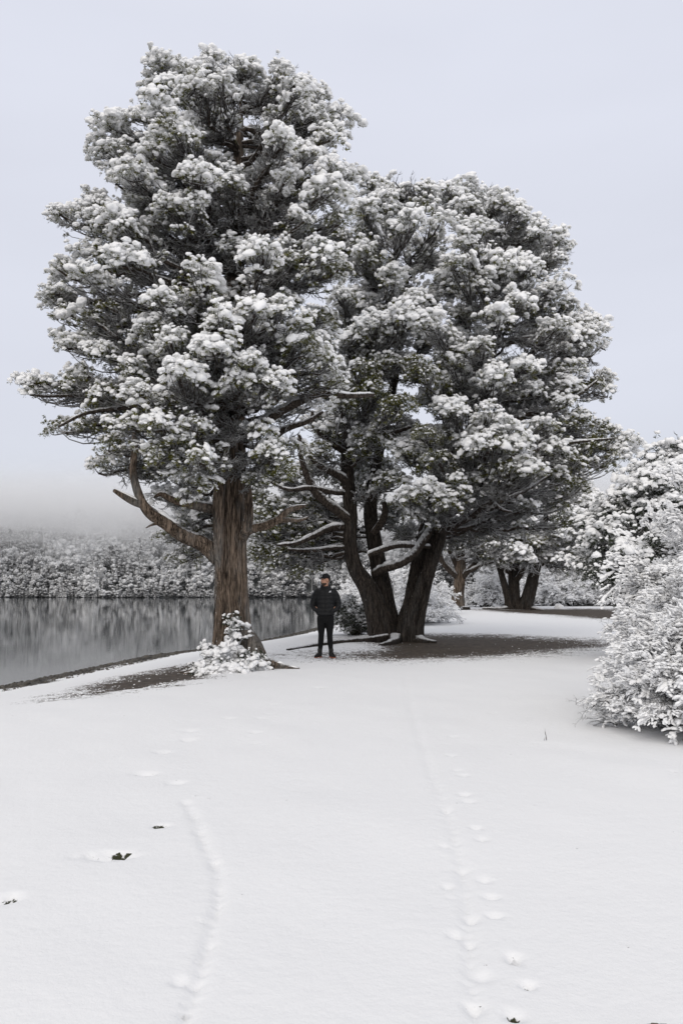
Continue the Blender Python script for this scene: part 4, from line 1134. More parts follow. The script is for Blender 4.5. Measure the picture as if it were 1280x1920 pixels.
# ------------------------------------------------------------------ evergreen at the right edge, behind the bush
def tree_right():
    d = 17.0
    base = unp(1330, 1200, d); base[2] = gz(base[0], base[1])
    root = empty('evergreen_tree', base, 'bushy evergreen thick with frost rising behind the snow buried bush', 'tree')
    mb = MB()
    b = base
    P = furrowed(mb, [[b[0], b[1], b[2] - .3, .2], [b[0] + .05, b[1], b[2] + .8, .15], [b[0] - .05, b[1], b[2] + 2, .12], [b[0] + .1, b[1], b[2] + 3.3, .08], [b[0], b[1], b[2] + 4.8, .03]], 70, 30, amp=.08, seed=110.0)
    mb.build('trunk', M_TRUNK2, root, origin=base)
    cr = Crown(505, [P], b[2] + .9, pad=.17, twigs=8, twig_r=.012, bias=-.22, snow_k=.95)
    outline = [(820, 1230, 1400), (900, 1170, 1450), (960, 1110, 1500), (1060, 1065, 1520), (1115, 1090, 1500)]
    keys = [(1092, 1062, 30, .7, -.1), (1110, 1020, 30, .9, -.2), (1108, 985, 24, .9, 0), (1140, 1000, 36, .9, -.6), (1128, 1078, 34, .5, -.4), (1150, 1095, 30, .15, -.4), (1165, 1050, 36, .6, -.7), (1150, 960, 30, 1, -.1), (1175, 985, 34, .9, -.6), (1190, 930, 32, .9, -.1), (1195, 895, 28, 1, 0), (1215, 960, 38, .7, -.6), (1225, 900, 36, .7, -.4), (1235, 865, 30, .9, -.1), (1262, 850, 30, 1, -.1), (1275, 900, 38, .7, -.5), (1265, 950, 38, .6, -.6), (1200, 1040, 38, .6, -.7), (1240, 1020, 40, .6, -.8), (1200, 1090, 32, .2, -.5), (1300, 850, 34, 1, -.1), (1320, 890, 40, .8, -.4), (1340, 850, 36, .9, 0)]
    fill_boughs(cr, outline, d, 2.0, keys, 26, 40, 12, 870, 1090, 66, .8, depth=(-.7, .9))
    cr.build(root, base, M_LEAF2)
tree_right()

# ------------------------------------------------------------------ snow buried bushes
def make_snow_spray(rng, snow, twig_r=.011, snow_r=.06):
    """a forked twig about 1 long along local x, drooping, clotted with snow on its upper side"""
    tw, sn = MB(), MB()
    def grow(a, d, l, r, lev):
        e_ = a + d * l - np.array([0, 0, .2 * l])
        k = 8 if lev == 0 else 6
        T = bez(a[None], (a + d * l * .35 + np.array([0, 0, .13 * l]))[None], (a + d * l * .75 + np.array([0, 0, .05 * l]))[None], e_[None], k)
        T[:, 1:] += rng.normal(0, .025, (1, k - 1, 3)) * l
        tubes(tw, T, np.linspace(1, .5, k)[None] * r, 5 if lev == 0 else 4)
        P = T[0]
        nb = int(l / (snow_r * 1.25) * snow * rng.uniform(.5, 1.15)) + (1 if snow > .3 else 0)
        for _ in range(nb):
            u = (.2 + .8 * rng.random() ** .7) * (k - 1.001); i = int(u); q = P[i] * (1 - u + i) + P[i + 1] * (u - i)
            rr = snow_r * float(np.exp(rng.normal(-.15, .32))) * (1 if lev < 2 else .8)
            bv, bf = blob(rng, 1, .75)
            dd = P[i + 1] - P[i]; yaw = math.atan2(dd[1], dd[0])
            bv = bv * np.array([1.3, .95, .9])
            c_, s_ = math.cos(yaw), math.sin(yaw)
            bv = bv @ np.array([[c_, s_, 0], [-s_, c_, 0], [0, 0, 1]])
            bv[:, 2] += (bv[:, 0] * c_ + bv[:, 1] * s_) * float(np.clip(dd[2] / max(1e-6, math.hypot(dd[0], dd[1])), -.8, .8)) * .6
            sn.add(bv * rr + q + np.array([0, 0, rr * .45]), bf)
        if lev < 2:
            for _ in range((5, 3)[lev]):
                i = rng.integers(1, k)
                dd = norm(d * .8 + rng.normal(0, .7, 3) * np.array([1, 1, .55]))
                grow(P[i], dd, l * rng.uniform(.35, .6), r * .65, lev + 1)
    grow(np.zeros(3), np.array([1.0, 0, 0]), rng.uniform(.85, 1.1), twig_r, 0)
    return tw, sn
SPRAYSET = {}
for nm, sn_, cnt in (('heavy', 1.0, 7), ('light', .55, 5), ('bare', .12, 4)):
    SPRAYSET[nm] = [make_snow_spray(_pr, sn_) for _ in range(cnt)]
_all = SPRAYSET['heavy'] + SPRAYSET['light'] + SPRAYSET['bare']
BUSH_TWIG = [proto('bush_twig_%d' % i, [(a, M_BUSHTWIG, True)]) for i, (a, b) in enumerate(_all)]
BUSH_SNOW = []
for i, (a, b) in enumerate(_all):
    if not b.v: b.add(ICO0[0] * .02, ICO0[1])
    BUSH_SNOW.append(proto('bush_snow_%d' % i, [(b, M_SNOW, True)]))

def snow_bush(name, label, center, radius, height, n_stems, per, spray, tr, seed, group=None, dome=(.02, 1.0), leafy=0, low_bare=.3, heavy=.6):
    rng = np.random.default_rng(seed)
    c = np.asarray(center, float)
    root = empty(name, c, label, 'bush', group)
    n = n_stems
    az_ = rng.uniform(0, 2 * PI, n)
    el = np.arcsin(rng.uniform(dome[0], dome[1], n))
    k = rng.uniform(.6, 1.0, n) * (1 + .3 * (noise3(np.stack([np.cos(az_) * 2, np.sin(az_) * 2, el * 2 + seed], -1)) - .5) * 2)
    o = np.stack([np.cos(az_) * np.cos(el), np.sin(az_) * np.cos(el), np.sin(el)], -1)
    end = c + o * np.array([radius, radius, height]) * k[:, None]
    st = c + np.stack([np.cos(az_), np.sin(az_), np.zeros(n)], -1) * rng.uniform(0, .22 * radius, (n, 1)) + np.array([0, 0, -.06])
    mid1 = st + (end - st) * np.array([.15, .15, .55]) + np.array([0, 0, .14 * height])
    mid2 = st + (end - st) * np.array([.65, .65, .95]) + np.array([0, 0, .08 * height])
    K = 9
    B = bez(st, mid1, mid2, end, K) + rng.normal(0, .015 * radius, (n, K, 3))
    stems = MB()
    tubes(stems, B, np.linspace(2.6, .9, K)[None] * tr * rng.uniform(.7, 1.3, (n, 1)), 5)
    idx = np.repeat(np.arange(n), per); M = len(idx)
    t_ = (.3 + .7 * rng.random(M) ** .8) * (K - 1.001); k0 = t_.astype(int); fr = (t_ - k0)[:, None]
    a = B[idx, k0] * (1 - fr) + B[idx, k0 + 1] * fr
    yaw = az_[idx] + rng.normal(0, .75, M); tilt = np.clip(el[idx] * .45 + rng.normal(-.05, .3, M), -.7, 1.0)
    rel = (a[:, 2] - c[2]) / height
    tilt = np.where(rel < .2, np.abs(tilt) * .5 + .05, tilt)
    cx, sx_, ct, st_ = np.cos(yaw), np.sin(yaw), np.cos(tilt), np.sin(tilt)
    X = np.stack([cx * ct, sx_ * ct, st_], -1); Y = np.stack([-sx_, cx, 0 * cx], -1); Z = np.cross(X, Y)
    rot = np.stack([X, Y, Z], -1)
    sc = spray * rng.uniform(.65, 1.25, M)
    prob = smooth(-.05, low_bare, rel)
    u = rng.random(M)
    nh, nl, nb = (len(SPRAYSET[q]) for q in ('heavy', 'light', 'bare'))
    pk = np.where(u < prob * heavy, rng.integers(0, nh, M), np.where(u < .25 + .7 * prob, nh + rng.integers(0, nl, M), nh + nl + rng.integers(0, nb, M)))
    sb = stems.build('stems', M_BUSHTWIG, root, origin=c); sb['kind'] = 'stuff'
    scatter('twigs', BUSH_TWIG, a, rot, sc, pk, root, c, mats=(M_BUSHTWIG,))
    scatter('snow', BUSH_SNOW, a, rot, sc, pk, root, c, mats=(M_SNOW,))
    if leafy:
        sel = rng.random(M) < leafy; m = int(sel.sum())
        rot2 = basis_up(norm(np.tile([[0, 0, 1.0]], (m, 1)) + rng.normal(0, .4, (m, 3))), rng.uniform(0, 6.28, m))
        scatter('foliage', LEAF_PROTO[M_LEAF2.name], (a + X * (sc * .6)[:, None])[sel], rot2, sc[sel] * .5, pick_pads(rng, np.zeros(m, int)), root, c, mats=(M_LEAF2,))
    return root
def on_ground(px, d):
    p = unp(px, 1200, d); p[2] = gz(p[0], p[1]); return p
snow_bush('snowy_bush', 'low snow buried bush with dark twigs showing at its foot', on_ground(1300, 8.45), 1.06, 1.16, 120, 12, .27, .0055, 61, low_bare=.45, heavy=.66)
snow_bush('snowy_bush', 'tall snow buried bush whose white boughs rise above the low one', on_ground(1362, 9.6), 1.3, 2.5, 140, 12, .32, .0065, 62, low_bare=.25, heavy=.74)
snow_bush('snowy_bush', 'broad white bush behind the fork of the leaning trunks', on_ground(752, 34), 1.95, 2.05, 90, 7, .6, .012, 63, low_bare=.1)
snow_bush('snowy_bush', 'leafy green bush beside the left foot of the forked tree', on_ground(668, 26.2), .78, 1.15, 60, 6, .34, .008, 64, low_bare=1.6, leafy=.85, heavy=.35)
snow_bush('snowy_bush', 'white bush filling the gap between the short trunked and three stemmed trees', on_ground(915, 57), 2.1, 2.0, 80, 7, .7, .018, 65, low_bare=.1)
snow_bush('bare_thicket', 'pale leafless thicket of white twigs behind the three stemmed tree', on_ground(1055, 62), 3.5, 3.1, 110, 8, 1.0, .03, 66, low_bare=.05, heavy=.3)
snow_bush('bare_thicket', 'smaller white thicket on the skyline right of the big thicket', on_ground(1150, 62), 2.8, 2.4, 80, 7, .9, .03, 67, low_bare=.05, heavy=.35)
snow_bush('snowy_bush', 'white bush at the water edge behind the person', on_ground(668, 40), 1.4, 2.0, 60, 7, .5, .014, 68, low_bare=.1)
snow_bush('snowy_bush', 'round white bush right beside the short trunked tree', on_ground(806, 42), 1.2, 1.6, 60, 7, .5, .014, 69, low_bare=.1)

# ------------------------------------------------------------------ ivy and snow heaped on the roots of the lakeside cypress
def ivy_mound():
    rng = np.random.default_rng(77)
    c = unp(425, 1262, D1 - 1.0); c[2] = gz(c[0], c[1])
    root = empty('ivy_shrub', c, 'snow heaped ivy climbing over the roots of the lakeside cypress', 'shrub')
    v, f = ICO2
    mb = MB()
    for (px, py, d, r, h) in [(428, 1258, D1 - .75, .40, .52), (398, 1270, D1 - 1.1, .30, .30), (455, 1260, D1 - .95, .30, .26), (425, 1275, D1 - 1.35, .34, .2), (490, 1242, D1 - .9, .3, .14), (380, 1262, D1 - .8, .22, .2)]:
        p = unp(px, py, d); p[2] = gz(p[0], p[1]) - .08
        k = 1 + (noise3(v * 2.4 + d * 3 + px) - .5) * .7
        mb.add(v * k[:, None] * np.array([r, r * .8, h]) + p, f)
    mb.build('root_mound', mat_bark('mound', (0.02, 0.017, 0.012), (0.07, 0.06, 0.045), 1.0, .1, .5), root, origin=c)
    leaf, snow, st = MB(), MB(), MB()
    spots = []
    for (px, py, d, n, sp) in [(395, 1262, D1 - 1.25, 7, 16), (420, 1245, D1 - 1.15, 8, 18), (432, 1222, D1 - .75, 6, 12), (437, 1198, D1 - .5, 6, 9), (441, 1175, D1 - .43, 5, 7), (438, 1160, D1 - .42, 3, 5), (455, 1255, D1 - 1.15, 7, 16),
                              (410, 1228, D1 - .7, 5, 10), (388, 1240, D1 - .7, 6, 10), (392, 1215, D1 - .45, 4, 7), (475, 1240, D1 - 1.0, 5, 14), (440, 1272, D1 - 1.4, 6, 18), (400, 1280, D1 - 1.4, 5, 14), (372, 1262, D1 - .9, 4, 12), (490, 1232, D1 - .9, 6, 12), (375, 1275, D1 - 1.2, 5, 14), (415, 1262, D1 - 1.35, 7, 16), (460, 1268, D1 - 1.4, 5, 14)]:
        for _ in range(n):
            p = unp(px + rng.normal(0, sp * .7), py + rng.normal(0, sp * .5), d + rng.normal(0, .06))
            p[2] = max(p[2], gz(p[0], p[1]) + .01)
            spots.append(p)
    spots = np.array(spots); N = len(spots)
    rot = basis_up(norm(np.array([[0, -.35, .9]]) + rng.normal(0, .25, (N, 3))), rng.uniform(0, 6.28, N))
    sc = rng.uniform(.085, .17, N)
    cl = rng.choice([0, 1, 2], N, p=[.3, .2, .5])
    a = unp(np.full(N, 428.), np.full(N, 1262.), D1 - .7); a[:, 2] += .05
    T = bez(a, a + (spots - a) * .3 + rng.normal(0, .05, (N, 3)), spots - (spots - a) * .3 + rng.normal(0, .05, (N, 3)), spots, 7)
    tubes(st, T, np.linspace(.02, .006, 7)[None] * np.ones((N, 1)), 5)
    st.build('stems', M_TWIG, root, origin=c)['kind'] = 'stuff'
    pk = pick_pads(rng, cl)
    scatter('foliage', LEAF_PROTO[M_LEAF2.name], spots, rot, sc, pk, root, c, mats=(M_LEAF2,))
    scatter('snow', SNOW_PROTO, spots, rot, sc, pk, root, c, mats=(M_SNOW,))
ivy_mound()

# ------------------------------------------------------------------ the person
def remeshed(name, mb, mat, parent, voxel, smooth_it=4, origin=None):
    me = bpy.data.meshes.new(name + '_source')
    vs = np.concatenate(mb.v); fs = [tuple(int(i) for i in r) for f in mb.f for r in f]
    me.from_pydata([tuple(v) for v in vs], [], fs)
    tmp = bpy.data.objects.new(name + '_source', me); scene.collection.objects.link(tmp)
    m = tmp.modifiers.new('r', 'REMESH'); m.mode = 'VOXEL'; m.voxel_size = voxel
    m2 = tmp.modifiers.new('s', 'SMOOTH'); m2.iterations = smooth_it; m2.factor = .5
    dg = bpy.context.evaluated_depsgraph_get()
    res = bpy.data.meshes.new_from_object(tmp.evaluated_get(dg))
    res.name = name
    bpy.data.objects.remove(tmp); bpy.data.meshes.remove(me)
    res.materials.clear(); res.materials.append(mat)
    res.polygons.foreach_set('use_smooth', np.full(len(res.polygons), True))
    ob = bpy.data.objects.new(name, res); scene.collection.objects.link(ob); ob.parent = parent
    return ob
def ell(mb, c, r, R=None, lev=2):
    v, f = ICO2 if lev == 2 else ICO1
    v = v * np.asarray(r)
    if R is not None: v = v @ R.T
    mb.add(v + np.asarray(c), f)
def cap_chain(mb, rows, n=24, sides=16):
    """closed limb of rows x,y,z,r"""
    P = polyline(rows, n)
    tubes(mb, P[None, :, :3], P[None, :, 3], sides, cap=False)
    for q in (P[0], P[-1]): ell(mb, q[:3], [q[3]] * 3, lev=1)
    for q in P[1:-1]: pass
def loft(mb, rows, n=60, sides=36, p=2.4):
    """rows x,y,z,rx,ry: closed super-ellipse loft"""
    rows = np.asarray(rows, float)
    Q = polyline(rows, n)
    a = np.arange(sides) * 2 * PI / sides
    ca = np.sign(np.cos(a)) * np.abs(np.cos(a)) ** (2 / p); sa = np.sign(np.sin(a)) * np.abs(np.sin(a)) ** (2 / p)
    v = np.stack([Q[:, 0:1] + Q[:, 3:4] * ca, Q[:, 1:2] + Q[:, 4:5] * sa, np.repeat(Q[:, 2:3], sides, 1)], -1)
    idx = np.arange(n * sides).reshape(n, sides)
    f = np.stack([idx[:-1], np.roll(idx, -1, 1)[:-1], np.roll(idx, -1, 1)[1:], idx[1:]], -1).reshape(-1, 4)
    b = mb.n
    mb.add(v.reshape(-1, 3), f)
    mb.f.append((idx[0][::-1] + b)[None]); mb.f.append((idx[-1] + b)[None])

def person():
    p = unp_z(610, 1233); base = np.array([p[0], p[1], gz(p[0], p[1])])
    root = empty('person', base, 'person in black puffer jacket and cap standing with hands in pockets', 'person')
    skin = mat_plain('skin', (0.46, 0.25, 0.17), .55, 60, .1, .002, .12)
    m_j, t, b = new_mat('quilted_fabric')
    v = coords(t); n = noise_n(t, v, 25, 3)
    b.inputs['Specular IOR Level'].default_value = .25
    t.links.new(mixc(t, n, (0.005, 0.0053, 0.006), (0.010, 0.0104, 0.0115)), b.inputs['Base Color'])
    b.inputs['Roughness'].default_value = .55
    w = nd(t, 'ShaderNodeTexWave', wave_type='BANDS', bands_direction='Z'); w.inputs['Scale'].default_value = 3.6; w.inputs['Distortion'].default_value = .6
    t.links.new(v, w.inputs['Vector'])
    bump(t, b, math_(t, 'ADD', w.outputs['Fac'], math_(t, 'MULTIPLY', n, 1.6)), .4, .02)
    trous = mat_plain('black_cloth', (0.004, 0.004, 0.0045), .9, 30, .3, .006)
    capm = mat_plain('cap_cloth', (0.006, 0.006, 0.007), .8, 80, .2, .002)
    boot = mat_plain('boot_leather', (0.012, 0.01, 0.009), .6, 40, .3, .004)
    sole = mat_plain('sole_rubber', (0.28, 0.09, 0.05), .7)
    hair = mat_plain('hair', (0.016, 0.011, 0.009), .8, 120, .6, .004)
    white = mat_plain('white_print', (0.75, 0.76, 0.78), .6)
    th = math.radians(58)
    fwd = np.array([-math.sin(th), -math.cos(th), 0]); lat = np.array([math.cos(th), -math.sin(th), 0])
    H = np.stack([lat, fwd, np.array([0, 0, 1.0])], 1)          # head frame: lateral, forward, up
    def hp(x, y, z): return H @ np.array([x, y, 0]) + np.array([0, 0, z])
    body = MB()
    ell(body, hp(0, -.01, 1.685), [.075, .094, .105], H); ell(body, hp(0, .034, 1.602), [.058, .064, .064], H)
    ell(body, hp(0, .06, 1.645), [.05, .04, .05], H)
    ell(body, hp(0, .103, 1.643), [.013, .024, .027], H); ell(body, hp(0, .082, 1.688), [.052, .02, .014], H); ell(body, hp(0, .092, 1.598), [.024, .012, .012], H)
    for sx in (-1, 1): ell(body, hp(.077 * sx, -.008, 1.652), [.012, .022, .032], H)
    cap_chain(body, [[0, .02, 1.42, .062], [0, .01, 1.5, .058], [0, 0, 1.6, .055]])
    loft(body, [[0, 0, .86, .14, .095], [0, 0, .95, .15, .1], [0, 0, 1.1, .145, .1], [0, 0, 1.3, .165, .105], [0, 0, 1.42, .14, .085], [0, .01, 1.47, .07, .06]])
    for sx in (-1, 1):
        cap_chain(body, [[.17 * sx, 0, 1.41, .055], [.235 * sx, .03, 1.28, .048], [.262 * sx, .04, 1.16, .04], [.235 * sx, -.03, 1.08, .036], [.185 * sx, -.09, 1.04, .028]])
        hx, hy, hz = .16 * sx, -.085, 1.0
        ell(body, (hx, hy, hz), [.032, .02, .045])
        for k in range(4):
            fx = hx - sx * .004 + (k - 1.5) * .014
            cap_chain(body, [[fx, hy - .004, hz - .03, .0085], [fx - sx * .006, hy - .008, hz - .06, .0085], [fx - sx * .012, hy - .002, hz - .085 + abs(k - 1.4) * .008, .0075]], 8, 8)
        cap_chain(body, [[hx - sx * .028, hy - .008, hz + .005, .010], [hx - sx * .045, hy - .012, hz - .02, .0095], [hx - sx * .05, hy - .012, hz - .045, .008]], 8, 8)
        cap_chain(body, [[.085 * sx, 0, .88, .085], [.09 * sx, 0, .65, .07], [.092 * sx, -.01, .48, .05], [.1 * sx, .01, .32, .048], [.115 * sx, .02, .1, .034], [.12 * sx, 0, .06, .034]])
    remeshed('body', body, skin, root, .008, 3)
    for sx in (-1, 1):
        hd = MB(); ell(hd, hp(.031 * sx, .088, 1.666), [.011, .008, .006], H, 1)
        hd.build('eye', hair, root)
    bd = MB(); ell(bd, hp(0, .034, 1.580), [.0605, .0655, .046], H); ell(bd, hp(0, .095, 1.612), [.028, .010, .006], H)
    remeshed('beard', bd, mat_plain('beard_hair', (0.06, 0.04, 0.03), .85, 160, .6, .004), root, .006, 2)
    hr = MB(); ell(hr, hp(0, -.028, 1.69), [.0775, .084, .088], H)
    hr.build('hair', hair, root)
    # jacket with hood and pockets
    j = MB()
    loft(j, [[0, 0, .895, .178, .125], [0, 0, .92, .192, .138], [0, 0, 1.0, .193, .138], [0, 0, 1.1, .192, .138], [0, 0, 1.2, .197, .14], [0, 0, 1.32, .205, .138], [0, 0, 1.41, .195, .122], [0, .005, 1.47, .145, .105], [0, .01, 1.52, .1, .09]])
    for sx in (-1, 1):
        cap_chain(j, [[.165 * sx, 0, 1.40, .088], [.222 * sx, .02, 1.31, .083], [.262 * sx, .04, 1.2, .075], [.272 * sx, .035, 1.13, .07], [.245 * sx, -.02, 1.06, .062], [.205 * sx, -.08, 1.02, .052]])
        ell(j, (.15 * sx, -.105, .985), [.06, .04, .08])
    ang = np.linspace(0, 2 * PI, 20)
    ring = np.stack([.088 * np.sin(ang), .085 * -np.cos(ang) + .005, 1.52 - .025 * np.cos(ang)], -1)
    tubes(j, ring[None], np.full((1, 20), .030), 10)
    ell(j, (0, .1, 1.49), [.125, .065, .085])
    jo = remeshed('jacket', j, m_j, root, .011, 3)
    z_ = np.linspace(.91, 1.5, 14)
    zp = MB(); tubes(zp, np.stack([np.zeros(14), np.interp(z_, [.9, 1.0, 1.2, 1.32, 1.42, 1.47, 1.52], [-.132, -.139, -.141, -.138, -.123, -.108, -.112]), z_], -1)[None], np.full((1, 14), .005), 6)
    zp.build('zipper', trous, jo)
    em = MB()
    for k, rr in enumerate((.012, .02, .028)):
        a = np.linspace(PI * .5, PI, 7)
        c0 = np.array([.118, -.126, 1.403])
        tubes(em, (c0 + np.stack([rr * np.cos(a) * 1.15, -.004 + 0 * a, rr * np.sin(a) * .8], -1))[None], np.full((1, 7), .0042), 5)
    em.add(np.array([[.07, -.131, 1.401], [.118, -.129, 1.401], [.118, -.129, 1.394], [.07, -.131, 1.394]]), np.array([[0, 1, 2, 3]]))
    em.build('chest_emblem', white, jo)
    # trousers
    tr = MB()
    loft(tr, [[0, 0, .74, .15, .1], [0, 0, .8, .165, .115], [0, 0, .88, .172, .12], [0, 0, .95, .168, .118]], 30)
    for sx in (-1, 1):
        cap_chain(tr, [[.088 * sx, 0, .84, .1], [.09 * sx, 0, .7, .092], [.09 * sx, -.005, .58, .078], [.09 * sx, -.01, .48, .064], [.1 * sx, .01, .34, .062], [.112 * sx, .02, .2, .05], [.118 * sx, .02, .11, .047]])
    remeshed('trousers', tr, trous, root, .010, 3)
    for sx, toe in ((-1, (-.06, -.11)), (1, (.05, -.11))):
        bt = MB()
        x0, y0 = .12 * sx, .015
        cap_chain(bt, [[x0, y0, .17, .052], [x0, y0, .1, .05], [x0, y0, .06, .05]], 10)
        cap_chain(bt, [[x0, y0 + .03, .05, .045], [x0 + toe[0] * .5, y0 + toe[1] * .5, .06, .047], [x0 + toe[0], y0 + toe[1], .045, .042], [x0 + toe[0] * 1.5, y0 + toe[1] * 1.5, .036, .032]], 14)
        bo = remeshed('boot', bt, boot, root, .008, 2)
        so = MB()
        d = norm(np.array([toe[0], toe[1], 0])); s_ = np.array([-d[1], d[0], 0])
        c = np.array([x0 + toe[0] * .55, y0 + toe[1] * .55, 0])
        a = np.arange(20) * 2 * PI / 20
        o = c + d * (.152 * np.cos(a))[:, None] + s_ * (.05 * np.sin(a))[:, None]
        so.add(np.concatenate([o + [0, 0, .0], o + [0, 0, .022]]), np.stack([np.arange(20), np.roll(np.arange(20), -1), np.roll(np.arange(20), -1) + 20, np.arange(20) + 20], -1))
        so.f.append((np.arange(20) + 20)[None]); so.f.append(np.arange(20)[::-1][None])
        so.build('sole', sole, bo, smooth_shade=False)
    # cap
    cp = MB()
    v, f = ICO2
    k = v[:, 2] > -.12
    vv = v.copy(); vv[:, 2] = np.maximum(vv[:, 2], -.1)
    cp.add((vv * np.array([.087, .106, .098])) @ H.T + hp(0, -.006, 1.706), f)
    co = cp.build('cap', capm, root)
    br = MB()
    a = np.linspace(-1.15, 1.15, 17)
    inner = np.array([hp(.083 * math.sin(q), .1 * math.cos(q) - .006, 1.704 - .012 * math.sin(q) ** 2) for q in a])
    outer = np.array([hp(.086 * math.sin(q), .1 * math.cos(q) + .075 * math.cos(q) ** .6 - .006, 1.702 - .02 * math.sin(q) ** 2) for q in a])
    n = len(a)
    V = np.concatenate([inner, outer, inner - [0, 0, .005], outer - [0, 0, .005]])
    i = np.arange(n - 1)
    br.add(V, np.concatenate([np.stack([i, i + 1, n + i + 1, n + i], -1), np.stack([2 * n + i, 3 * n + i, 3 * n + i + 1, 2 * n + i + 1], -1), np.stack([n + i, n + i + 1, 3 * n + i + 1, 3 * n + i], -1)]))
    br.build('brim', capm, co)
    ce = MB()
    for q0 in (-.10, .10):
        pts = np.array([hp(.06 * math.sin(q0 * 2 + .9 * 0) + .002, .1045 * math.cos(q0), 1.728), hp(.0, .101, 1.752)])
        tubes(ce, pts[None], np.full((1, 2), .004), 5)
    ce.build('cap_emblem', white, co)
person()

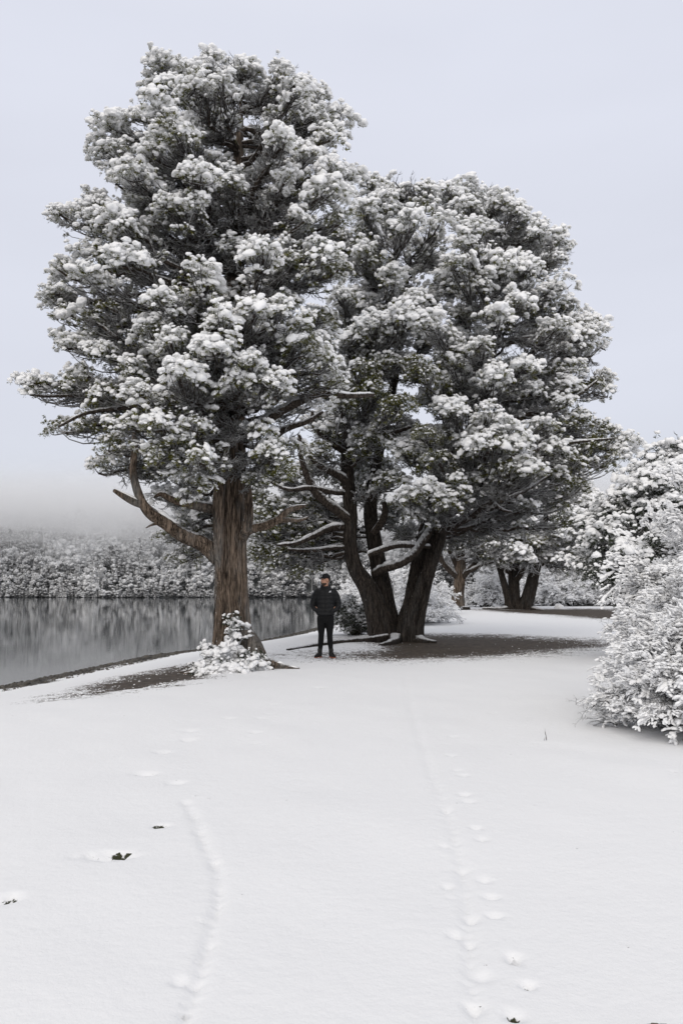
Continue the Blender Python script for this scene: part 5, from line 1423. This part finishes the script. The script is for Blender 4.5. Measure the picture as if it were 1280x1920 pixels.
# ------------------------------------------------------------------ small things
def small_things():
    rng = np.random.default_rng(90)
    # a dry stalk standing in the snow
    p = unp_z(1024, 1380, .03); p[2] = gz(p[0], p[1])
    tw = empty('dry_stalk', p, 'thin dry stalk standing alone in the open snow', 'twig')
    mb = MB(); tubes(mb, np.array([[[0, 0, -.03], [-.004, 0, .03], [-.012, .005, .07], [-.014, .004, .115]]]), np.array([[.0035, .003, .0028, .002]]), 6)
    o = mb.build('stalk', M_BUSHTWIG, tw)
    mb = MB(); tubes(mb, np.array([[[-.004, 0, .03], [-.02, .0, .015], [-.03, -.01, -.005]]]), np.array([[.0025, .002, .0015]]), 5); mb.build('side_shoot', M_BUSHTWIG, tw)
    # brown stone
    p = unp_z(1232, 1966); p[2] = gz(p[0], p[1])
    v, f = ICO2
    k = 1 + (noise3(v * 2.1 + 5) - .5) * .5
    mb = MB(); mb.add(v * k[:, None] * np.array([.05, .045, .05]) + p + np.array([0, 0, .02]), f)
    mb.add(v * k[::-1][:, None] * np.array([.03, .03, .03]) + p + np.array([-.055, .01, .012]), f)
    ob = mb.build('brown_stone', mat_plain('brown_rock', (0.17, 0.115, 0.085), .8, 30, .8, .01, .4), origin=p); ob.location = p
    tag(ob, 'small brown stone poking out of the trodden snow', 'stone')
    # dark rock by the short trunked tree
    p = unp(870, 1144, 47.5); p[2] = gz(p[0], p[1])
    k = 1 + (noise3(v * 1.7 + 9) - .5) * .6
    mb = MB(); mb.add(v * k[:, None] * np.array([.36, .25, .17]) + p + np.array([0, 0, .05]), f)
    ob = mb.build('rock', mat_bark('dark_rock', (0.02, 0.017, 0.015), (0.07, 0.06, 0.05), 1.0, .75, .95), origin=p); ob.location = p
    tag(ob, 'dark flat rock lying beside the short trunked tree', 'rock')
    # snow covered stump by the far earth patch
    p = unp(1047, 1139, 51); p[2] = gz(p[0], p[1])
    mb = MB(); mb.add(v * np.array([.3, .3, .24]) * (1 + (noise3(v * 2 + 3) - .5) * .4)[:, None] + p + np.array([0, 0, .08]), f)
    ob = mb.build('snow_mound', M_SNOW, origin=p); ob.location = p
    tag(ob, 'little rounded mound of snow in front of the thicket', 'snow mound')
    # pebbles along the water
    peb = MB()
    n = 5000
    t = rng.uniform(2.6, 10.2, n); i = t.astype(int); fr = (t - i)[:, None]
    P = SHORE[i] * (1 - fr) + SHORE[i + 1] * fr
    d = norm(SHORE[i + 1] - SHORE[i]); nr = np.stack([d[:, 1], -d[:, 0]], -1)
    off = rng.beta(1.3, 1.6, n) * 1.9 - .15
    P = P + nr * off[:, None]
    h, f_, g_, s_ = ground_full(P[:, 0], P[:, 1])
    rot = basis_up(norm(np.array([[0, 0, 1.0]]) + rng.normal(0, .25, (n, 3))), rng.uniform(0, 6.28, n))
    sz = np.exp(rng.normal(-3.45, .45, n))
    var = [ICO0[0] * (1 + rng.normal(0, .12, 12))[:, None] * np.array([1, .8, .55]) for _ in range(4)]
    q = rng.integers(0, 4, n)
    for a in range(4):
        m = q == a
        stamp(peb, var[a], ICO0[1], np.zeros(12), np.stack([P[m, 0], P[m, 1], h[m]], -1), rot[m], sz[m][:, None])
    peb.a = [np.repeat(rng.random(len(x) // 12), 12) for x in peb.v]
    mt, t_, b = new_mat('pebble')
    at = nd(t_, 'ShaderNodeAttribute', attribute_name='tone')
    t_.links.new(mixc(t_, at.outputs['Fac'], (0.02, 0.017, 0.013), (0.11, 0.098, 0.08)), b.inputs['Base Color']); b.inputs['Roughness'].default_value = .7
    tag(peb.build('shore_pebbles', mt), 'dark wet pebbles strewn along the water edge', 'pebbles', 'stuff')
    # crumbs of fallen snow and clods on the bare earth
    cr = MB()
    def crumbs(poly, n, lo, hi, grow):
        x0, y0 = poly.min(0) - 1; x1, y1 = poly.max(0) + 1
        x = rng.uniform(x0, x1, n * 6); y = rng.uniform(y0, y1, n * 6)
        f, _ = bare_field(x, y, shore_sd(x, y))
        k = (f > -.15) & (rng.random(len(x)) < np.exp(-np.maximum(f, 0) * grow))
        x, y = x[k][:n], y[k][:n]
        h = ground_full(x, y)[0]
        m = len(x)
        rot = basis_up(norm(np.array([[0, 0, 1.0]]) + rng.normal(0, .2, (m, 3))), rng.uniform(0, 6.28, m))
        sz = np.exp(rng.uniform(math.log(lo), math.log(hi), m))
        bv, bf = blob(rng, 1, .5, .2)
        stamp(cr, bv, bf, np.zeros(len(bv)), np.stack([x, y, h + .002], -1), rot, sz[:, None])
    crumbs(PATCH_V, 1100, .006, .018, 5.0); crumbs(PATCH_L, 350, .005, .016, 2.0)
    tag(cr.build('snow_crumbs', M_SNOW), 'crumbs of fallen snow scattered over the bare earth', 'snow', 'stuff')
    # grass showing in the deepest footprints
    g = MB()
    for tx, ty, a, b_, dep, so in TRACKS:
        if so < .3: continue
        m = int(70 * so)
        x = tx + rng.normal(0, a * .28, m); y = ty + rng.normal(0, b_ * .45, m)
        z = ground_full(x, y)[0]
        p0 = np.stack([x, y, z - .01], -1)
        d = norm(np.array([[0, 0, 1.0]]) + rng.normal(0, .8, (m, 3))) * rng.uniform(.006, .018, (m, 1)) * min(1.3, max(.7, a / .07))
        w = norm(np.cross(d, rng.normal(size=(m, 3)))) * rng.uniform(.0015, .004, (m, 1))
        V = np.stack([p0 - w, p0 + w, p0 + d], 1).reshape(-1, 3)
        g.add(V, np.arange(3 * m).reshape(-1, 3), np.repeat(rng.random(m) * .5, 3))
    tag(g.build('grass', mat_leaf('winter_grass', (0.018, 0.02, 0.009), (0.05, 0.048, 0.02)), smooth_shade=False), 'dark grass blades showing in the deeper footprints', 'grass', 'stuff')
small_things()
